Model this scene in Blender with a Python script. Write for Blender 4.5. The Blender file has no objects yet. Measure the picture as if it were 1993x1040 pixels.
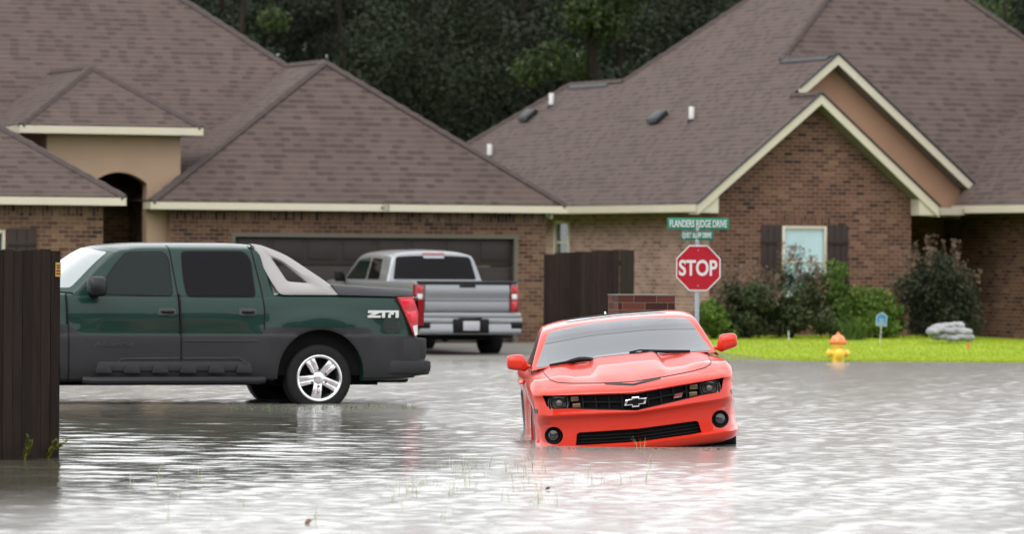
import bpy, bmesh, math, random
import numpy as np
from mathutils import Vector, Matrix, Euler
R = math.radians
random.seed(7); rng = np.random.default_rng(7)
SC = bpy.context.scene
COL = SC.collection

# ------------------------------------------------------------------ camera
F = 9000.0; CX = 996.5; HY = 500.0; EYE = 1.72; ROLL = 0.007
cam_d = bpy.data.cameras.new('camera'); cam = bpy.data.objects.new('camera', cam_d); COL.objects.link(cam)
cam_d.sensor_width = 36.0; cam_d.lens = F * 36.0 / 1993.0
cam_d.shift_y = -20.0 / 1993.0
cam_d.clip_start = 0.5; cam_d.clip_end = 3000
_r, _u, _b = Vector((math.cos(ROLL), 0, math.sin(ROLL))), Vector((-math.sin(ROLL), 0, math.cos(ROLL))), Vector((0, -1, 0))
cam.matrix_world = Matrix(((_r.x, _u.x, _b.x, 0), (_r.y, _u.y, _b.y, 0), (_r.z, _u.z, _b.z, EYE), (0, 0, 0, 1)))
cam_d.dof.use_dof = True; cam_d.dof.focus_distance = 43.5; cam_d.dof.aperture_fstop = 3.0
SC.camera = cam
def P(px, py, Y):
    """photo pixel at depth Y -> world point"""
    xc = (px - CX) / F; yc = -(py - HY) / F
    return Vector((Y * (xc * math.cos(ROLL) - yc * math.sin(ROLL)), Y, EYE + Y * (xc * math.sin(ROLL) + yc * math.cos(ROLL))))

# ------------------------------------------------------------------ world + sun (overcast)
SUN_EL, SUN_AZ = 52.0, -150.0          # azimuth measured from +Y towards +X
w = bpy.data.worlds.new('World'); SC.world = w; w.use_nodes = True
wn = w.node_tree.nodes; wl = w.node_tree.links
bg = wn['Background']; bg.inputs['Strength'].default_value = 0.15
sky = wn.new('ShaderNodeTexSky'); sky.sky_type = 'NISHITA'; sky.sun_disc = False
sky.sun_elevation = R(SUN_EL); sky.sun_rotation = R(SUN_AZ); sky.air_density = 1.6; sky.dust_density = 6.0; sky.ozone_density = 1.0
hs = wn.new('ShaderNodeHueSaturation'); hs.inputs['Saturation'].default_value = 0.16; hs.inputs['Value'].default_value = 1.0
wl.new(sky.outputs['Color'], hs.inputs['Color'])
# an even grey cloud deck in front of most of the clear sky
deck = wn.new('ShaderNodeMix'); deck.data_type = 'RGBA'; deck.inputs[0].default_value = .78; deck.inputs[7].default_value = (7.4, 7.5, 7.65, 1)
wl.new(hs.outputs['Color'], deck.inputs[6]); wl.new(deck.outputs[2], bg.inputs['Color'])
sun_d = bpy.data.lights.new('sun', 'SUN'); sun = bpy.data.objects.new('sun', sun_d); COL.objects.link(sun)
sun_d.energy = 0.55; sun_d.angle = R(40); sun_d.color = (1.0, 0.96, 0.9)
_sd = Vector((math.sin(R(SUN_AZ)) * math.cos(R(SUN_EL)), math.cos(R(SUN_AZ)) * math.cos(R(SUN_EL)), math.sin(R(SUN_EL))))
sun.rotation_euler = _sd.to_track_quat('Z', 'Y').to_euler()
SC.view_settings.view_transform = 'Standard'; SC.view_settings.look = 'None'
SC.view_settings.exposure = 1.18; SC.view_settings.gamma = 1.0
SC.render.engine = 'CYCLES'
SC.cycles.use_denoising = True
SC.cycles.max_bounces = 8; SC.cycles.diffuse_bounces = 3; SC.cycles.glossy_bounces = 4; SC.cycles.transmission_bounces = 4
SC.cycles.caustics_reflective = False; SC.cycles.caustics_refractive = False

# ------------------------------------------------------------------ tree / tagging helpers
def tag(o, label=None, cat=None, group=None, kind=None):
    if label: o['label'] = label
    if cat: o['category'] = cat
    if group: o['group'] = group
    if kind: o['kind'] = kind
    return o
def thing(name, label, cat, loc=(0, 0, 0), rot=(0, 0, 0), group=None, scale=1.0):
    o = bpy.data.objects.new(name, None); COL.objects.link(o)
    o.location = loc; o.rotation_euler = rot; o.scale = (scale,) * 3; o.empty_display_size = 0.2
    return tag(o, label, cat, group)
def link(name, me, mat, parent=None):
    o = bpy.data.objects.new(name, me); COL.objects.link(o)
    if mat is not None: me.materials.append(mat)
    if parent is not None: o.parent = parent
    return o
def copy_tree(o, parent=None):
    c = o.copy(); COL.objects.link(c)
    if parent is not None: c.parent = parent
    for ch in list(o.children): copy_tree(ch, c)
    return c

class MB:
    def __init__(s): s.v = []; s.f = []
    def add(s, vs, fs):
        b = len(s.v); s.v += [tuple(p) for p in vs]; s.f += [tuple(b + i for i in f) for f in fs]; return s
    def box(s, x0, x1, y0, y1, z0, z1, M=None):
        vs = [Vector((x, y, z)) for z in (z0, z1) for y in (y0, y1) for x in (x0, x1)]
        if M is not None: vs = [M @ p for p in vs]
        return s.add(vs, [(0, 2, 3, 1), (4, 5, 7, 6), (0, 1, 5, 4), (2, 6, 7, 3), (0, 4, 6, 2), (1, 3, 7, 5)])
    def poly(s, pts): return s.add(pts, [tuple(range(len(pts)))])
    def rings(s, rings, cap=True, closed=True):
        n = len(rings[0]); vs = [p for r in rings for p in r]; fs = []
        for i in range(len(rings) - 1):
            for j in range(n if closed else n - 1):
                a = i * n + j; b = i * n + (j + 1) % n
                fs.append((a, b, b + n, a + n))
        if cap: fs.append(tuple(reversed(range(n)))); fs.append(tuple(range((len(rings) - 1) * n, len(rings) * n)))
        return s.add(vs, fs)
    def prism(s, poly, f0, f1):
        """poly: 2-D points; f0/f1 map a 2-D point to the two caps"""
        return s.rings([[f0(p) for p in poly], [f1(p) for p in poly]])
    def tube(s, pts, r, n=8, cap=True):
        pts = [Vector(p) for p in pts]; rs = r if isinstance(r, (list, tuple)) else [r] * len(pts); out = []
        for i, p in enumerate(pts):
            d = (pts[min(i + 1, len(pts) - 1)] - pts[max(i - 1, 0)]).normalized()
            a = d.orthogonal().normalized() if abs(d.z) > .9 else d.cross(Vector((0, 0, 1))).normalized()
            if abs(d.z) > .9: a = (Vector((1, 0, 0)) - d * d.x).normalized()
            b = d.cross(a)
            out.append([p + (a * math.cos(t) + b * math.sin(t)) * rs[i] for t in (2 * math.pi * k / n for k in range(n))])
        return s.rings(out, cap)
    def lathe(s, prof, n=32, M=None, cap=True):
        """prof: (radius, height) along local z"""
        M = M or Matrix()
        return s.rings([[M @ Vector((r * math.cos(2 * math.pi * k / n), r * math.sin(2 * math.pi * k / n), h)) for k in range(n)] for r, h in prof], cap)
    def build(s, name, mat, parent=None, smooth=False, angle=35, bevel=0, seg=2, recalc=True):
        me = bpy.data.meshes.new(name); bm = bmesh.new()
        vs = [bm.verts.new(p) for p in s.v]
        for f in s.f:
            try: bm.faces.new([vs[i] for i in f])
            except ValueError: pass
        if bevel:
            bmesh.ops.remove_doubles(bm, verts=bm.verts, dist=1e-5)
            bmesh.ops.recalc_face_normals(bm, faces=bm.faces)
            es = [e for e in bm.edges if len(e.link_faces) == 2 and e.calc_face_angle(0) > 0.35]
            bmesh.ops.bevel(bm, geom=es, offset=bevel, segments=seg, affect='EDGES', profile=0.5, clamp_overlap=True)
        if recalc: bmesh.ops.recalc_face_normals(bm, faces=bm.faces)
        bm.to_mesh(me); bm.free()
        if smooth or bevel:
            me.shade_smooth(); me.set_sharp_from_angle(angle=R(angle))
        return link(name, me, mat, parent)

def bm_object(name, bm, mat, parent=None, angle=32):
    me = bpy.data.meshes.new(name); bm.to_mesh(me)
    me.shade_smooth(); me.set_sharp_from_angle(angle=R(angle))
    return link(name, me, mat, parent)

def quad_mesh(name, verts, mat, parent=None):
    """verts: (n,4,3) array of loose quads"""
    n = len(verts); me = bpy.data.meshes.new(name)
    me.vertices.add(n * 4); me.vertices.foreach_set('co', np.ascontiguousarray(verts, dtype=np.float32).ravel())
    me.loops.add(n * 4); me.loops.foreach_set('vertex_index', np.arange(n * 4, dtype=np.int32))
    me.polygons.add(n); me.polygons.foreach_set('loop_start', np.arange(0, n * 4, 4, dtype=np.int32))
    try: me.polygons.foreach_set('loop_total', np.full(n, 4, dtype=np.int32))
    except Exception: pass
    me.update(calc_edges=True); me.validate()
    return link(name, me, mat, parent)

# ------------------------------------------------------------------ materials
ALB = .67                                  # everything in the rain is wet: albedos a little under their dry values
class NT:
    def __init__(s, name):
        s.m = bpy.data.materials.new(name); s.m.use_nodes = True; s.t = s.m.node_tree; s.n = s.t.nodes; s.l = s.t.links
        s.b = s.n['Principled BSDF']
    def node(s, t, **kw):
        n = s.n.new(t)
        for k, v in kw.items(): setattr(n, k, v)
        return n
    def setin(s, n, i, v):
        if hasattr(v, 'is_linked') or hasattr(v, 'links'): s.l.new(v, n.inputs[i])
        else: n.inputs[i].default_value = v
    def math(s, op, a, b=0.0, c=None):
        n = s.node('ShaderNodeMath', operation=op); s.setin(n, 0, a); s.setin(n, 1, b)
        if c is not None: s.setin(n, 2, c)
        return n.outputs[0]
    def vmath(s, op, a, b=(0, 0, 0)):
        n = s.node('ShaderNodeVectorMath', operation=op); s.setin(n, 0, a); s.setin(n, 1, b); return n
    def mix(s, fac, a, b, mode='MIX'):
        n = s.node('ShaderNodeMix', data_type='RGBA', blend_type=mode)
        s.setin(n, 0, fac)
        for i, c in ((6, a), (7, b)): s.setin(n, i, c if hasattr(c, 'links') else (tuple(c) + (1,))[:4])
        return n.outputs[2]
    def noise(s, scale, detail=3, vec=None, rough=.55):
        n = s.node('ShaderNodeTexNoise'); n.inputs['Scale'].default_value = scale; n.inputs['Detail'].default_value = detail
        n.inputs['Roughness'].default_value = rough
        s.l.new(vec if vec is not None else s.node('ShaderNodeTexCoord').outputs['Object'], n.inputs['Vector'])
        return n.outputs['Fac']
    def ramp(s, fac, stops, interp='LINEAR'):
        n = s.node('ShaderNodeValToRGB'); r = n.color_ramp; r.interpolation = interp
        while len(r.elements) < len(stops): r.elements.new(.5)
        for e, (p, c) in zip(r.elements, stops): e.position = p; e.color = tuple(c) + (1,)
        s.l.new(fac, n.inputs[0]); return n.outputs[0]
    def bump(s, h, strength=.3, dist=.01):
        n = s.node('ShaderNodeBump'); n.inputs['Strength'].default_value = strength; n.inputs['Distance'].default_value = dist
        s.l.new(h, n.inputs['Height']); s.l.new(n.outputs[0], s.b.inputs['Normal'])
    def set(s, **kw):
        for k, v in kw.items():
            s.setin(s.b, k.replace('_', ' '), v if (hasattr(v, 'links') or not isinstance(v, tuple)) else (tuple(v) + (1,))[:4])
        return s
    def plane_uv(s):
        """metric (u along the level line, v up the slope) for any flat face"""
        g = s.node('ShaderNodeNewGeometry'); N = g.outputs['True Normal']; Pn = g.outputs['Position']
        T = s.vmath('NORMALIZE', s.vmath('CROSS_PRODUCT', (0, 0, 1), N).outputs[0]).outputs[0]
        B = s.vmath('CROSS_PRODUCT', N, T).outputs[0]
        return s.vmath('DOT_PRODUCT', Pn, T).outputs['Value'], s.vmath('DOT_PRODUCT', Pn, B).outputs['Value']

def pm(name, col, rough=.5, metal=0.0, coat=0.0, var=.15, vs=3.0, ior=1.5, spec=.5, rv=0.0, bump=0.0, bs=60):
    t = NT(name); c = Vector(col) * (ALB if coat < .3 and metal < .5 else 1)
    n = t.noise(vs, 4)
    t.set(Base_Color=t.mix(n, tuple(c * (1 - var)), tuple(min(1, k) for k in c * (1 + var))), Roughness=rough, Metallic=metal, Coat_Weight=coat, IOR=ior, Specular_IOR_Level=spec)
    if coat: t.b.inputs['Coat Roughness'].default_value = .04
    if rv: t.set(Roughness=t.math('MULTIPLY_ADD', t.noise(vs * 2, 3), rv, rough - rv / 2))
    if bump: t.bump(t.noise(bs, 3), .4, bump)
    return t.m

def brick_mat(name, stops, mortar, w=.203, h=.0762, m=.010, soldier=False, patch=.35, seed=0.0):
    t = NT(name); u, v = t.plane_uv()
    if soldier: u, v = v, u
    r = t.math('FLOOR', t.math('DIVIDE', v, h))
    uo = t.math('ADD', t.math('DIVIDE', u, w), t.math('MULTIPLY', t.math('MODULO', t.math('ABSOLUTE', r), 2.0), .5))
    c = t.math('FLOOR', uo); fu = t.math('FRACT', uo); fv = t.math('FRACT', t.math('DIVIDE', v, h))
    cb = t.node('ShaderNodeCombineXYZ'); t.l.new(c, cb.inputs[0]); t.l.new(r, cb.inputs[1]); cb.inputs[2].default_value = seed
    wn_ = t.node('ShaderNodeTexWhiteNoise', noise_dimensions='3D'); t.l.new(cb.outputs[0], wn_.inputs[0])
    uvv = t.node('ShaderNodeCombineXYZ'); t.l.new(u, uvv.inputs[0]); t.l.new(v, uvv.inputs[1])
    big = t.noise(1.1, 3, uvv.outputs[0]); fine = t.noise(55, 4, uvv.outputs[0])
    k = t.math('ADD', t.math('MULTIPLY', wn_.outputs['Value'], 1 - patch), t.math('MULTIPLY', t.math('MULTIPLY_ADD', big, 2.2, -.6), patch))
    col = t.ramp(k, [(p, tuple(Vector(c) * ALB)) for p, c in stops])
    col = t.mix(t.math('MULTIPLY', fine, .5), col, (.5, .5, .5), 'OVERLAY')
    mk = t.math('MAXIMUM', t.math('LESS_THAN', fu, m / w), t.math('LESS_THAN', fv, m / h))
    t.set(Base_Color=t.mix(mk, col, mortar), Roughness=.88, Specular_IOR_Level=.2)
    hgt = t.math('ADD', t.math('SUBTRACT', 1.0, mk), t.math('MULTIPLY', fine, .4)); t.bump(hgt, .6, .008)
    return t.m

def shingle_mat(name, base, dark, edge, h=.143, w=.18):
    base, dark, edge = (tuple(Vector(c) * ALB) for c in (base, dark, edge))
    t = NT(name); u, v = t.plane_uv()
    rr = t.math('DIVIDE', v, h); r = t.math('FLOOR', rr); fv = t.math('FRACT', rr)
    w1 = t.node('ShaderNodeTexWhiteNoise', noise_dimensions='1D'); t.l.new(r, w1.inputs['W'])
    uo = t.math('ADD', t.math('DIVIDE', u, w), t.math('MULTIPLY', w1.outputs['Value'], 9.0)); c = t.math('FLOOR', uo); fu = t.math('FRACT', uo)
    cb = t.node('ShaderNodeCombineXYZ'); t.l.new(c, cb.inputs[0]); t.l.new(r, cb.inputs[1])
    w2 = t.node('ShaderNodeTexWhiteNoise', noise_dimensions='2D'); t.l.new(cb.outputs[0], w2.inputs[0])
    uvv = t.node('ShaderNodeCombineXYZ'); t.l.new(u, uvv.inputs[0]); t.l.new(v, uvv.inputs[1])
    big = t.noise(.8, 4, uvv.outputs[0]); fine = t.noise(90, 3, uvv.outputs[0]); mid = t.noise(9, 3, uvv.outputs[0])
    tab = t.math('MULTIPLY', t.math('LESS_THAN', w2.outputs['Value'], .34), t.math('GREATER_THAN', fv, .30))
    tab = t.math('MULTIPLY', tab, t.math('LESS_THAN', fu, .85))
    col = t.mix(w2.outputs['Value'], Vector(base) * .84, Vector(base) * 1.16)
    col = t.mix(t.math('MULTIPLY', tab, .50), col, dark)
    col = t.mix(t.math('MULTIPLY', t.math('LESS_THAN', fv, .2), .8), col, edge)
    col = t.mix(t.math('MULTIPLY_ADD', big, .7, -.1), col, Vector(base) * .72)
    col = t.mix(t.math('MULTIPLY', fine, .5), col, (.5, .5, .5), 'OVERLAY')
    col = t.mix(t.math('MULTIPLY', mid, .35), col, (.35, .33, .33), 'OVERLAY')
    t.set(Base_Color=col, Roughness=.85, Specular_IOR_Level=.12)
    t.bump(t.math('ADD', t.math('SUBTRACT', 1.0, fv), t.math('MULTIPLY', fine, .3)), .8, .012)
    return t.m

def leaf_mat(name, a, b, c=None, trans=.25, ns=1.2):
    t = NT(name)
    g = t.node('ShaderNodeNewGeometry')
    n = t.noise(ns, 2)
    stops = [(0.25, a), (.6, b)] + ([(.85, c)] if c else [])
    k = t.math('ADD', t.math('MULTIPLY', g.outputs['Random Per Island'], .6), t.math('MULTIPLY', n, .45))
    col = t.ramp(k, stops)
    t.set(Base_Color=col, Roughness=.6, Specular_IOR_Level=.15)
    tr = t.node('ShaderNodeBsdfTranslucent'); t.l.new(col, tr.inputs[0])
    mx = t.node('ShaderNodeMixShader'); mx.inputs[0].default_value = trans
    t.l.new(t.b.outputs[0], mx.inputs[1]); t.l.new(tr.outputs[0], mx.inputs[2])
    t.l.new(mx.outputs[0], t.n['Material Output'].inputs['Surface'])
    return t.m

def wood_mat(name, a, b, pitch=.14, axis=0):
    t = NT(name); o = t.node('ShaderNodeTexCoord').outputs['Object']
    mp = t.node('ShaderNodeMapping'); mp.inputs['Scale'].default_value = (14, 14, 1.2); t.l.new(o, mp.inputs[0])
    g = t.node('ShaderNodeNewGeometry')
    n = t.noise(2.0, 5, mp.outputs[0])
    k = t.math('ADD', t.math('MULTIPLY', n, .7), t.math('MULTIPLY', g.outputs['Random Per Island'], .3))
    t.set(Base_Color=t.ramp(k, [(.2, a), (.75, b)]), Roughness=.9, Specular_IOR_Level=.12); t.bump(n, .5, .006)
    return t.m

M = {}
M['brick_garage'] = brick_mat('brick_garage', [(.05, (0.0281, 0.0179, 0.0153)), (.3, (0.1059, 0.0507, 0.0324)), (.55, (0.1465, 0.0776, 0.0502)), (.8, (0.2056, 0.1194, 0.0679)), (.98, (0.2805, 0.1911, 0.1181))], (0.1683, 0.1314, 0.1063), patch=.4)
M['brick_soldier'] = brick_mat('brick_soldier', [(.05, (0.0266, 0.0176, 0.0153)), (.3, (0.0945, 0.047, 0.0324)), (.55, (0.1299, 0.0734, 0.0502)), (.85, (0.1771, 0.1114, 0.065)), (.98, (0.2362, 0.1701, 0.1063))], (0.1476, 0.1173, 0.0974), soldier=True, patch=.15)
M['brick_gable'] = brick_mat('brick_gable', [(.08, (0.0317, 0.0179, 0.0152)), (.25, (0.0949, 0.0462, 0.0316)), (.55, (0.1296, 0.0641, 0.0434)), (.85, (0.1644, 0.0866, 0.0586)), (.98, (0.253, 0.1469, 0.0968))], (0.1961, 0.1312, 0.1019), patch=.2, seed=3)
M['brick_side_lit'] = brick_mat('brick_side_lit', [(.05, (0.115, 0.0747, 0.0624)), (.3, (0.2484, 0.156, 0.1287)), (.6, (0.3312, 0.2141, 0.1778)), (.95, (0.4232, 0.2905, 0.2457))], (0.4048, 0.2863, 0.2457), patch=.45, seed=5)  # paler version of the house brick: this wall's extra sky light is in the colour
M['brick_soldier_gable'] = brick_mat('brick_soldier_gable', [(.05, (0.0376, 0.021, 0.0168)), (.3, (0.094, 0.0462, 0.0316)), (.6, (0.1253, 0.063, 0.0434)), (.95, (0.1691, 0.0892, 0.0611))], (0.1566, 0.105, 0.0815), soldier=True, patch=.1, seed=3)
M['brick_red'] = brick_mat('brick_red', [(.1, (.030, .011, .009)), (.5, (.075, .022, .016)), (.9, (.115, .036, .025))], (.095, .075, .062), w=.24, h=.078, m=.007, patch=.15, seed=9)
M['shingle'] = shingle_mat('shingle', (.098, .072, .064), (.044, .033, .030), (.165, .128, .115))
M['ridge'] = pm('ridge', (.085, .066, .062), .85, var=.3, vs=9, spec=.12)
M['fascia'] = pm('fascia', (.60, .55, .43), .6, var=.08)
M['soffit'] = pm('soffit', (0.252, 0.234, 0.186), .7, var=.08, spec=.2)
M['stucco'] = pm('stucco', (.40, .285, .20), .9, var=.1, vs=2, bump=.004, bs=80, spec=.2)
M['stucco_red'] = pm('stucco_red', (.40, .235, .155), .9, var=.1, vs=2, bump=.004, bs=80, spec=.2)
M['garage_door'] = pm('garage_door', (0.0372, 0.03, 0.0276), .55, var=.12, spec=.2)
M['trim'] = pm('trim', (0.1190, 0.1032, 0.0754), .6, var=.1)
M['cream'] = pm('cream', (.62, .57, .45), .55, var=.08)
M['shutter'] = pm('shutter', (0.0366, 0.025, 0.0221), .6, var=.15, spec=.2)
M['dark_recess'] = pm('dark_recess', (0.018, 0.0144, 0.012), .7)
M['door_brown'] = pm('door_brown', (0.021, 0.012, 0.009), .45)
M['glass_blind'] = pm('glass_blind', (0.266, 0.392, 0.42), .08, coat=.6, var=.12, vs=1.5)
M['glass_dark'] = pm('glass_dark', (0.05, 0.08, 0.075), .06, var=.3, vs=2)
M['white'] = pm('white', (0.624, 0.624, 0.6), .45, var=.06)
M['black'] = pm('black', (.006, .006, .0065), .5, spec=.15)
M['black_gloss'] = pm('black_gloss', (.006, .006, .007), .15, coat=.15, spec=.2)
M['vent_metal'] = pm('vent_metal', (.022, .023, .027), .55, var=.25, vs=8, spec=.25)
M['concrete'] = pm('concrete', (0.135, 0.1215, 0.1035), .9, var=.2, vs=1.5)
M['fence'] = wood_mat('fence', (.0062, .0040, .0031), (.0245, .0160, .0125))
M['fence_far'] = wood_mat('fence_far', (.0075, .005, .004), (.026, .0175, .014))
M['yellow_tag'] = pm('yellow_tag', (0.525, 0.252, 0.014), .5)
M['steel'] = pm('steel', (0.21, 0.231, 0.259), .45, metal=.6, var=.1)
M['sign_red'] = pm('sign_red', (0.36, 0.006, 0.0165), .4, var=.06, spec=.2)
M['sign_white'] = pm('sign_white', (0.6, 0.585, 0.5925), .4, var=.04, spec=.2)
M['sign_green'] = pm('sign_green', (0.0105, 0.21, 0.119), .4, var=.08, spec=.2)
M['sign_green_dark'] = pm('sign_green_dark', (0.0084, 0.119, 0.0805), .4, var=.1, spec=.2)
M['sign_pale'] = pm('sign_pale', (.50, .60, .56), .45, var=.06)
M['hyd_yellow'] = pm('hyd_yellow', (0.6, 0.39, 0.015), .4, coat=.3, var=.12, vs=6)
M['hyd_orange'] = pm('hyd_orange', (0.6, 0.1425, 0.0225), .4, coat=.3, var=.12, vs=6)
M['blue_sign'] = pm('blue_sign', (0.0245, 0.189, 0.392), .4, var=.1)
M['sandbag'] = pm('sandbag', (.31, .31, .335), .7, var=.25, vs=6, bump=.01, bs=25)
M['flag_orange'] = pm('flag_orange', (.85, .14, .03), .6)
M['trunk'] = pm('trunk', (.022, .017, .013), .9, var=.3, vs=5, bump=.01, bs=20, spec=.1)

# ================================================================== ground, driveway, water
def ground_z(X, Y):
    X = np.asarray(X, float); Y = np.asarray(Y, float)
    lawn = np.clip((Y - 77.6) * .0235, -.05, .20) - .09 * np.clip((X - 8.2) / 3, 0, 1) * np.clip((Y - 79) / 6, 0, 1)
    drive = np.clip((Y - 76.6) * .004, -.05, .05)
    t = np.clip((X - .6) / 1.6, 0, 1); t = t * t * (3 - 2 * t)
    shore = lawn * t + drive * (1 - t)
    deep = -.42 * np.clip((76.8 - Y) / 6, 0, 1)
    deep = deep + .33 * np.exp(-((X + 5) / 5.5) ** 2 - ((Y - 54) / 5) ** 2)
    return np.minimum(shore + deep, .2)
def grid_axis(a, b, lo, hi, step, far):
    mid = list(np.arange(a, b, step)); l = []; h = []; s = step; p = a
    while p > lo: s *= far; p -= s; l.append(p)
    s = step; p = mid[-1]
    while p < hi: s *= far; p += s; h.append(p)
    return np.array(l[::-1] + mid + h)
def grid_object(name, xs, ys, Z, mat):
    nx, ny = len(xs), len(ys)
    X, Y = np.meshgrid(xs, ys); co = np.stack([X, Y, Z], -1).reshape(-1, 3)
    i = np.arange(nx * ny).reshape(ny, nx); q = np.stack([i[:-1, :-1], i[:-1, 1:], i[1:, 1:], i[1:, :-1]], -1).reshape(-1, 4)
    me = bpy.data.meshes.new(name); me.vertices.add(len(co)); me.vertices.foreach_set('co', co.astype(np.float32).ravel())
    me.loops.add(q.size); me.loops.foreach_set('vertex_index', q.astype(np.int32).ravel())
    me.polygons.add(len(q)); me.polygons.foreach_set('loop_start', np.arange(0, q.size, 4, dtype=np.int32))
    me.update(calc_edges=True); me.polygons.foreach_set('use_smooth', np.ones(len(q), dtype=bool))
    return link(name, me, mat)

t = NT('ground'); big = t.noise(.35, 4); fine = t.noise(14, 4)
grass = t.ramp(t.math('ADD', t.math('MULTIPLY', big, .5), t.math('MULTIPLY', fine, .5)), [(.3, (.14, .22, .012)), (.7, (.24, .33, .018))])
sep = t.node('ShaderNodeSeparateXYZ'); t.l.new(t.node('ShaderNodeNewGeometry').outputs['Position'], sep.inputs[0])
mud = t.math('LESS_THAN', sep.outputs['Z'], .008)
t.set(Base_Color=t.mix(mud, grass, (.05, .042, .024)), Roughness=.95)
xs = grid_axis(-24, 24, -600, 600, .5, 1.25); ys = grid_axis(20, 100, -30, 1500, .5, 1.25)
GX, GY = np.meshgrid(xs, ys)
tag(grid_object('ground', xs, ys, ground_z(GX, GY), t.m), kind='structure')

# water: real ripples, calmer in a long patch on the left
t = NT('water')
b1 = t.noise(9, 3); 
mp = t.node('ShaderNodeMapping'); mp.inputs['Scale'].default_value = (5, 14, 1); t.l.new(t.node('ShaderNodeTexCoord').outputs['Object'], mp.inputs[0])
b2 = t.noise(1.6, 4, mp.outputs[0])
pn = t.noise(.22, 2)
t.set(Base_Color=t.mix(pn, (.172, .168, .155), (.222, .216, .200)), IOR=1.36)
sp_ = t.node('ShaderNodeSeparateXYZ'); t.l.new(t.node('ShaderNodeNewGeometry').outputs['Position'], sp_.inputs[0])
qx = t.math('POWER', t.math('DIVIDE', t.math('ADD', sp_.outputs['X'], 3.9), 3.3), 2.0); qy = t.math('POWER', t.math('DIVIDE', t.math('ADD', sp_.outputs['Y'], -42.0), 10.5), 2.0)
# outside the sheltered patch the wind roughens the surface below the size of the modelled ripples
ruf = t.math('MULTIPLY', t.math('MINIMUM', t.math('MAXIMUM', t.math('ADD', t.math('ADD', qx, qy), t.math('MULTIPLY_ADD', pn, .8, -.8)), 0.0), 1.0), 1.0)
t.set(Roughness=t.math('MULTIPLY_ADD', ruf, .14, .03), Base_Color=t.mix(ruf, (.060, .056, .042), t.mix(pn, (.172, .168, .155), (.222, .216, .200))))  # calm patch: its dark reflections are partly put into the base colour
t.bump(t.math('ADD', b2, t.math('MULTIPLY', b1, .4)), .10, .02)
xs = grid_axis(-11.5, 11.5, -400, 400, .05, 1.35); ys = grid_axis(25, 80, -30, 78.5, .03, 1.35)
ys = ys[ys < 84]
WX, WY = np.meshgrid(xs, ys)
def ripples(n, lo, hi, amp, spread):
    Z = np.zeros_like(WX)
    for k in range(n):
        lam = lo * (hi / lo) ** rng.random(); th = R(90) + rng.normal(0, spread); a = amp * lam ** .9 * (.5 + rng.random())
        kk = 2 * math.pi / lam
        Z += a * np.sin(kk * (WX * math.cos(th) + WY * math.sin(th)) + rng.random() * 6.28 + .7 * np.sin(WX * (.5 + rng.random()) + WY * (.3 + rng.random() * .5) + rng.random() * 6))
    return Z
Z_fine = ripples(56, .105, .24, .0014, .75); Z_long = ripples(22, .3, .95, .0032, .5)
def vnoise(X, Y, n, s):
    o = np.zeros_like(X)
    for _ in range(n):
        a, b, c = rng.normal(0, s), rng.normal(0, s), rng.random() * 6.28
        o += np.sin(X * a + Y * b + c)
    return o / math.sqrt(n)
calm = np.clip(np.exp(-((WX + 3.9) / 3.0) ** 2 - ((WY - 42) / 9.5) ** 2) * (1 + .3 * vnoise(WX, WY, 6, .5)), 0, 1)
amp = 1.0 + .10 * vnoise(WX, WY, 7, .35)
Z = Z_fine * amp * (1 - .75 * calm) + Z_long * (.035 + .62 * calm)
amp = np.clip((78.2 - WY) / 1.5 + .6, .6, 1)
far = np.clip((np.abs(WX) - 11.5) / 3, 0, 1); amp = amp * (1 - far) * np.clip((WY - 20) / 5, 0, 1)
Z = Z * amp
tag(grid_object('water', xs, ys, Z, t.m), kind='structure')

mb = MB(); aL = Vector((math.cos(R(20)), math.sin(R(20)), 0)); bL = Vector((-math.sin(R(20)), math.cos(R(20)), 0))
OL = Vector((.649, 89.19, 0))
def WL(u, v, z): return OL + aL * u + bL * v + Vector((0, 0, z))
ns = 24
rg = []
for i in range(ns + 1):
    v = .3 - 14.5 * i / ns; row = []
    for u in (-6.7, -3.4, -.2):
        p = WL(u, v, 0); row.append(Vector((p.x, p.y, float(ground_z(p.x, p.y)) + .012)))
    rg.append(row)
mb.rings(rg, cap=False, closed=False)
tag(mb.build('driveway', M['concrete'], recalc=False), kind='structure')

# ================================================================== houses
class House:
    def __init__(s, name, label, O, th):
        s.root = thing(name, label, 'house', O, (0, 0, th))
    def part(s, name, mb, mat, parent=None, **kw): return mb.build(name, M[mat] if isinstance(mat, str) else mat, parent or s.root, **kw)
def up(mb, pts):
    pts = [Vector(p) for p in pts]
    n = Vector((0, 0, 0))
    for i in range(len(pts)):
        a, b = pts[i], pts[(i + 1) % len(pts)]
        n += Vector(((a.y - b.y) * (a.z + b.z), (a.z - b.z) * (a.x + b.x), (a.x - b.x) * (a.y + b.y)))
    if n.z < 0: pts.reverse()
    mb.poly(pts)
def board(mb, A, B, down, t, out):
    """board hanging down from line A-B, thickness t towards out"""
    A, B = Vector(A), Vector(B); o = Vector(out) * t; d = Vector((0, 0, -down))
    vs = [A, B, B + d, A + d, A + o, B + o, B + d + o, A + d + o]
    mb.add(vs, [(0, 1, 2, 3), (7, 6, 5, 4), (0, 4, 5, 1), (1, 5, 6, 2), (2, 6, 7, 3), (3, 7, 4, 0)])
def cap_line(lst, *pts, r=.075):
    for A, B in zip(pts[:-1], pts[1:]):
        A, B = Vector(A) + Vector((0, 0, -.03)), Vector(B) + Vector((0, 0, -.03)); m = MB(); n = max(2, int((B - A).length / .16)); m.tube([A + (B - A) * (k / n) + Vector((0, 0, .008 * (k % 2))) for k in range(n + 1)], [r * (1 + .12 * (k % 2)) for k in range(n + 1)], 6); lst.append(m)
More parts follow.
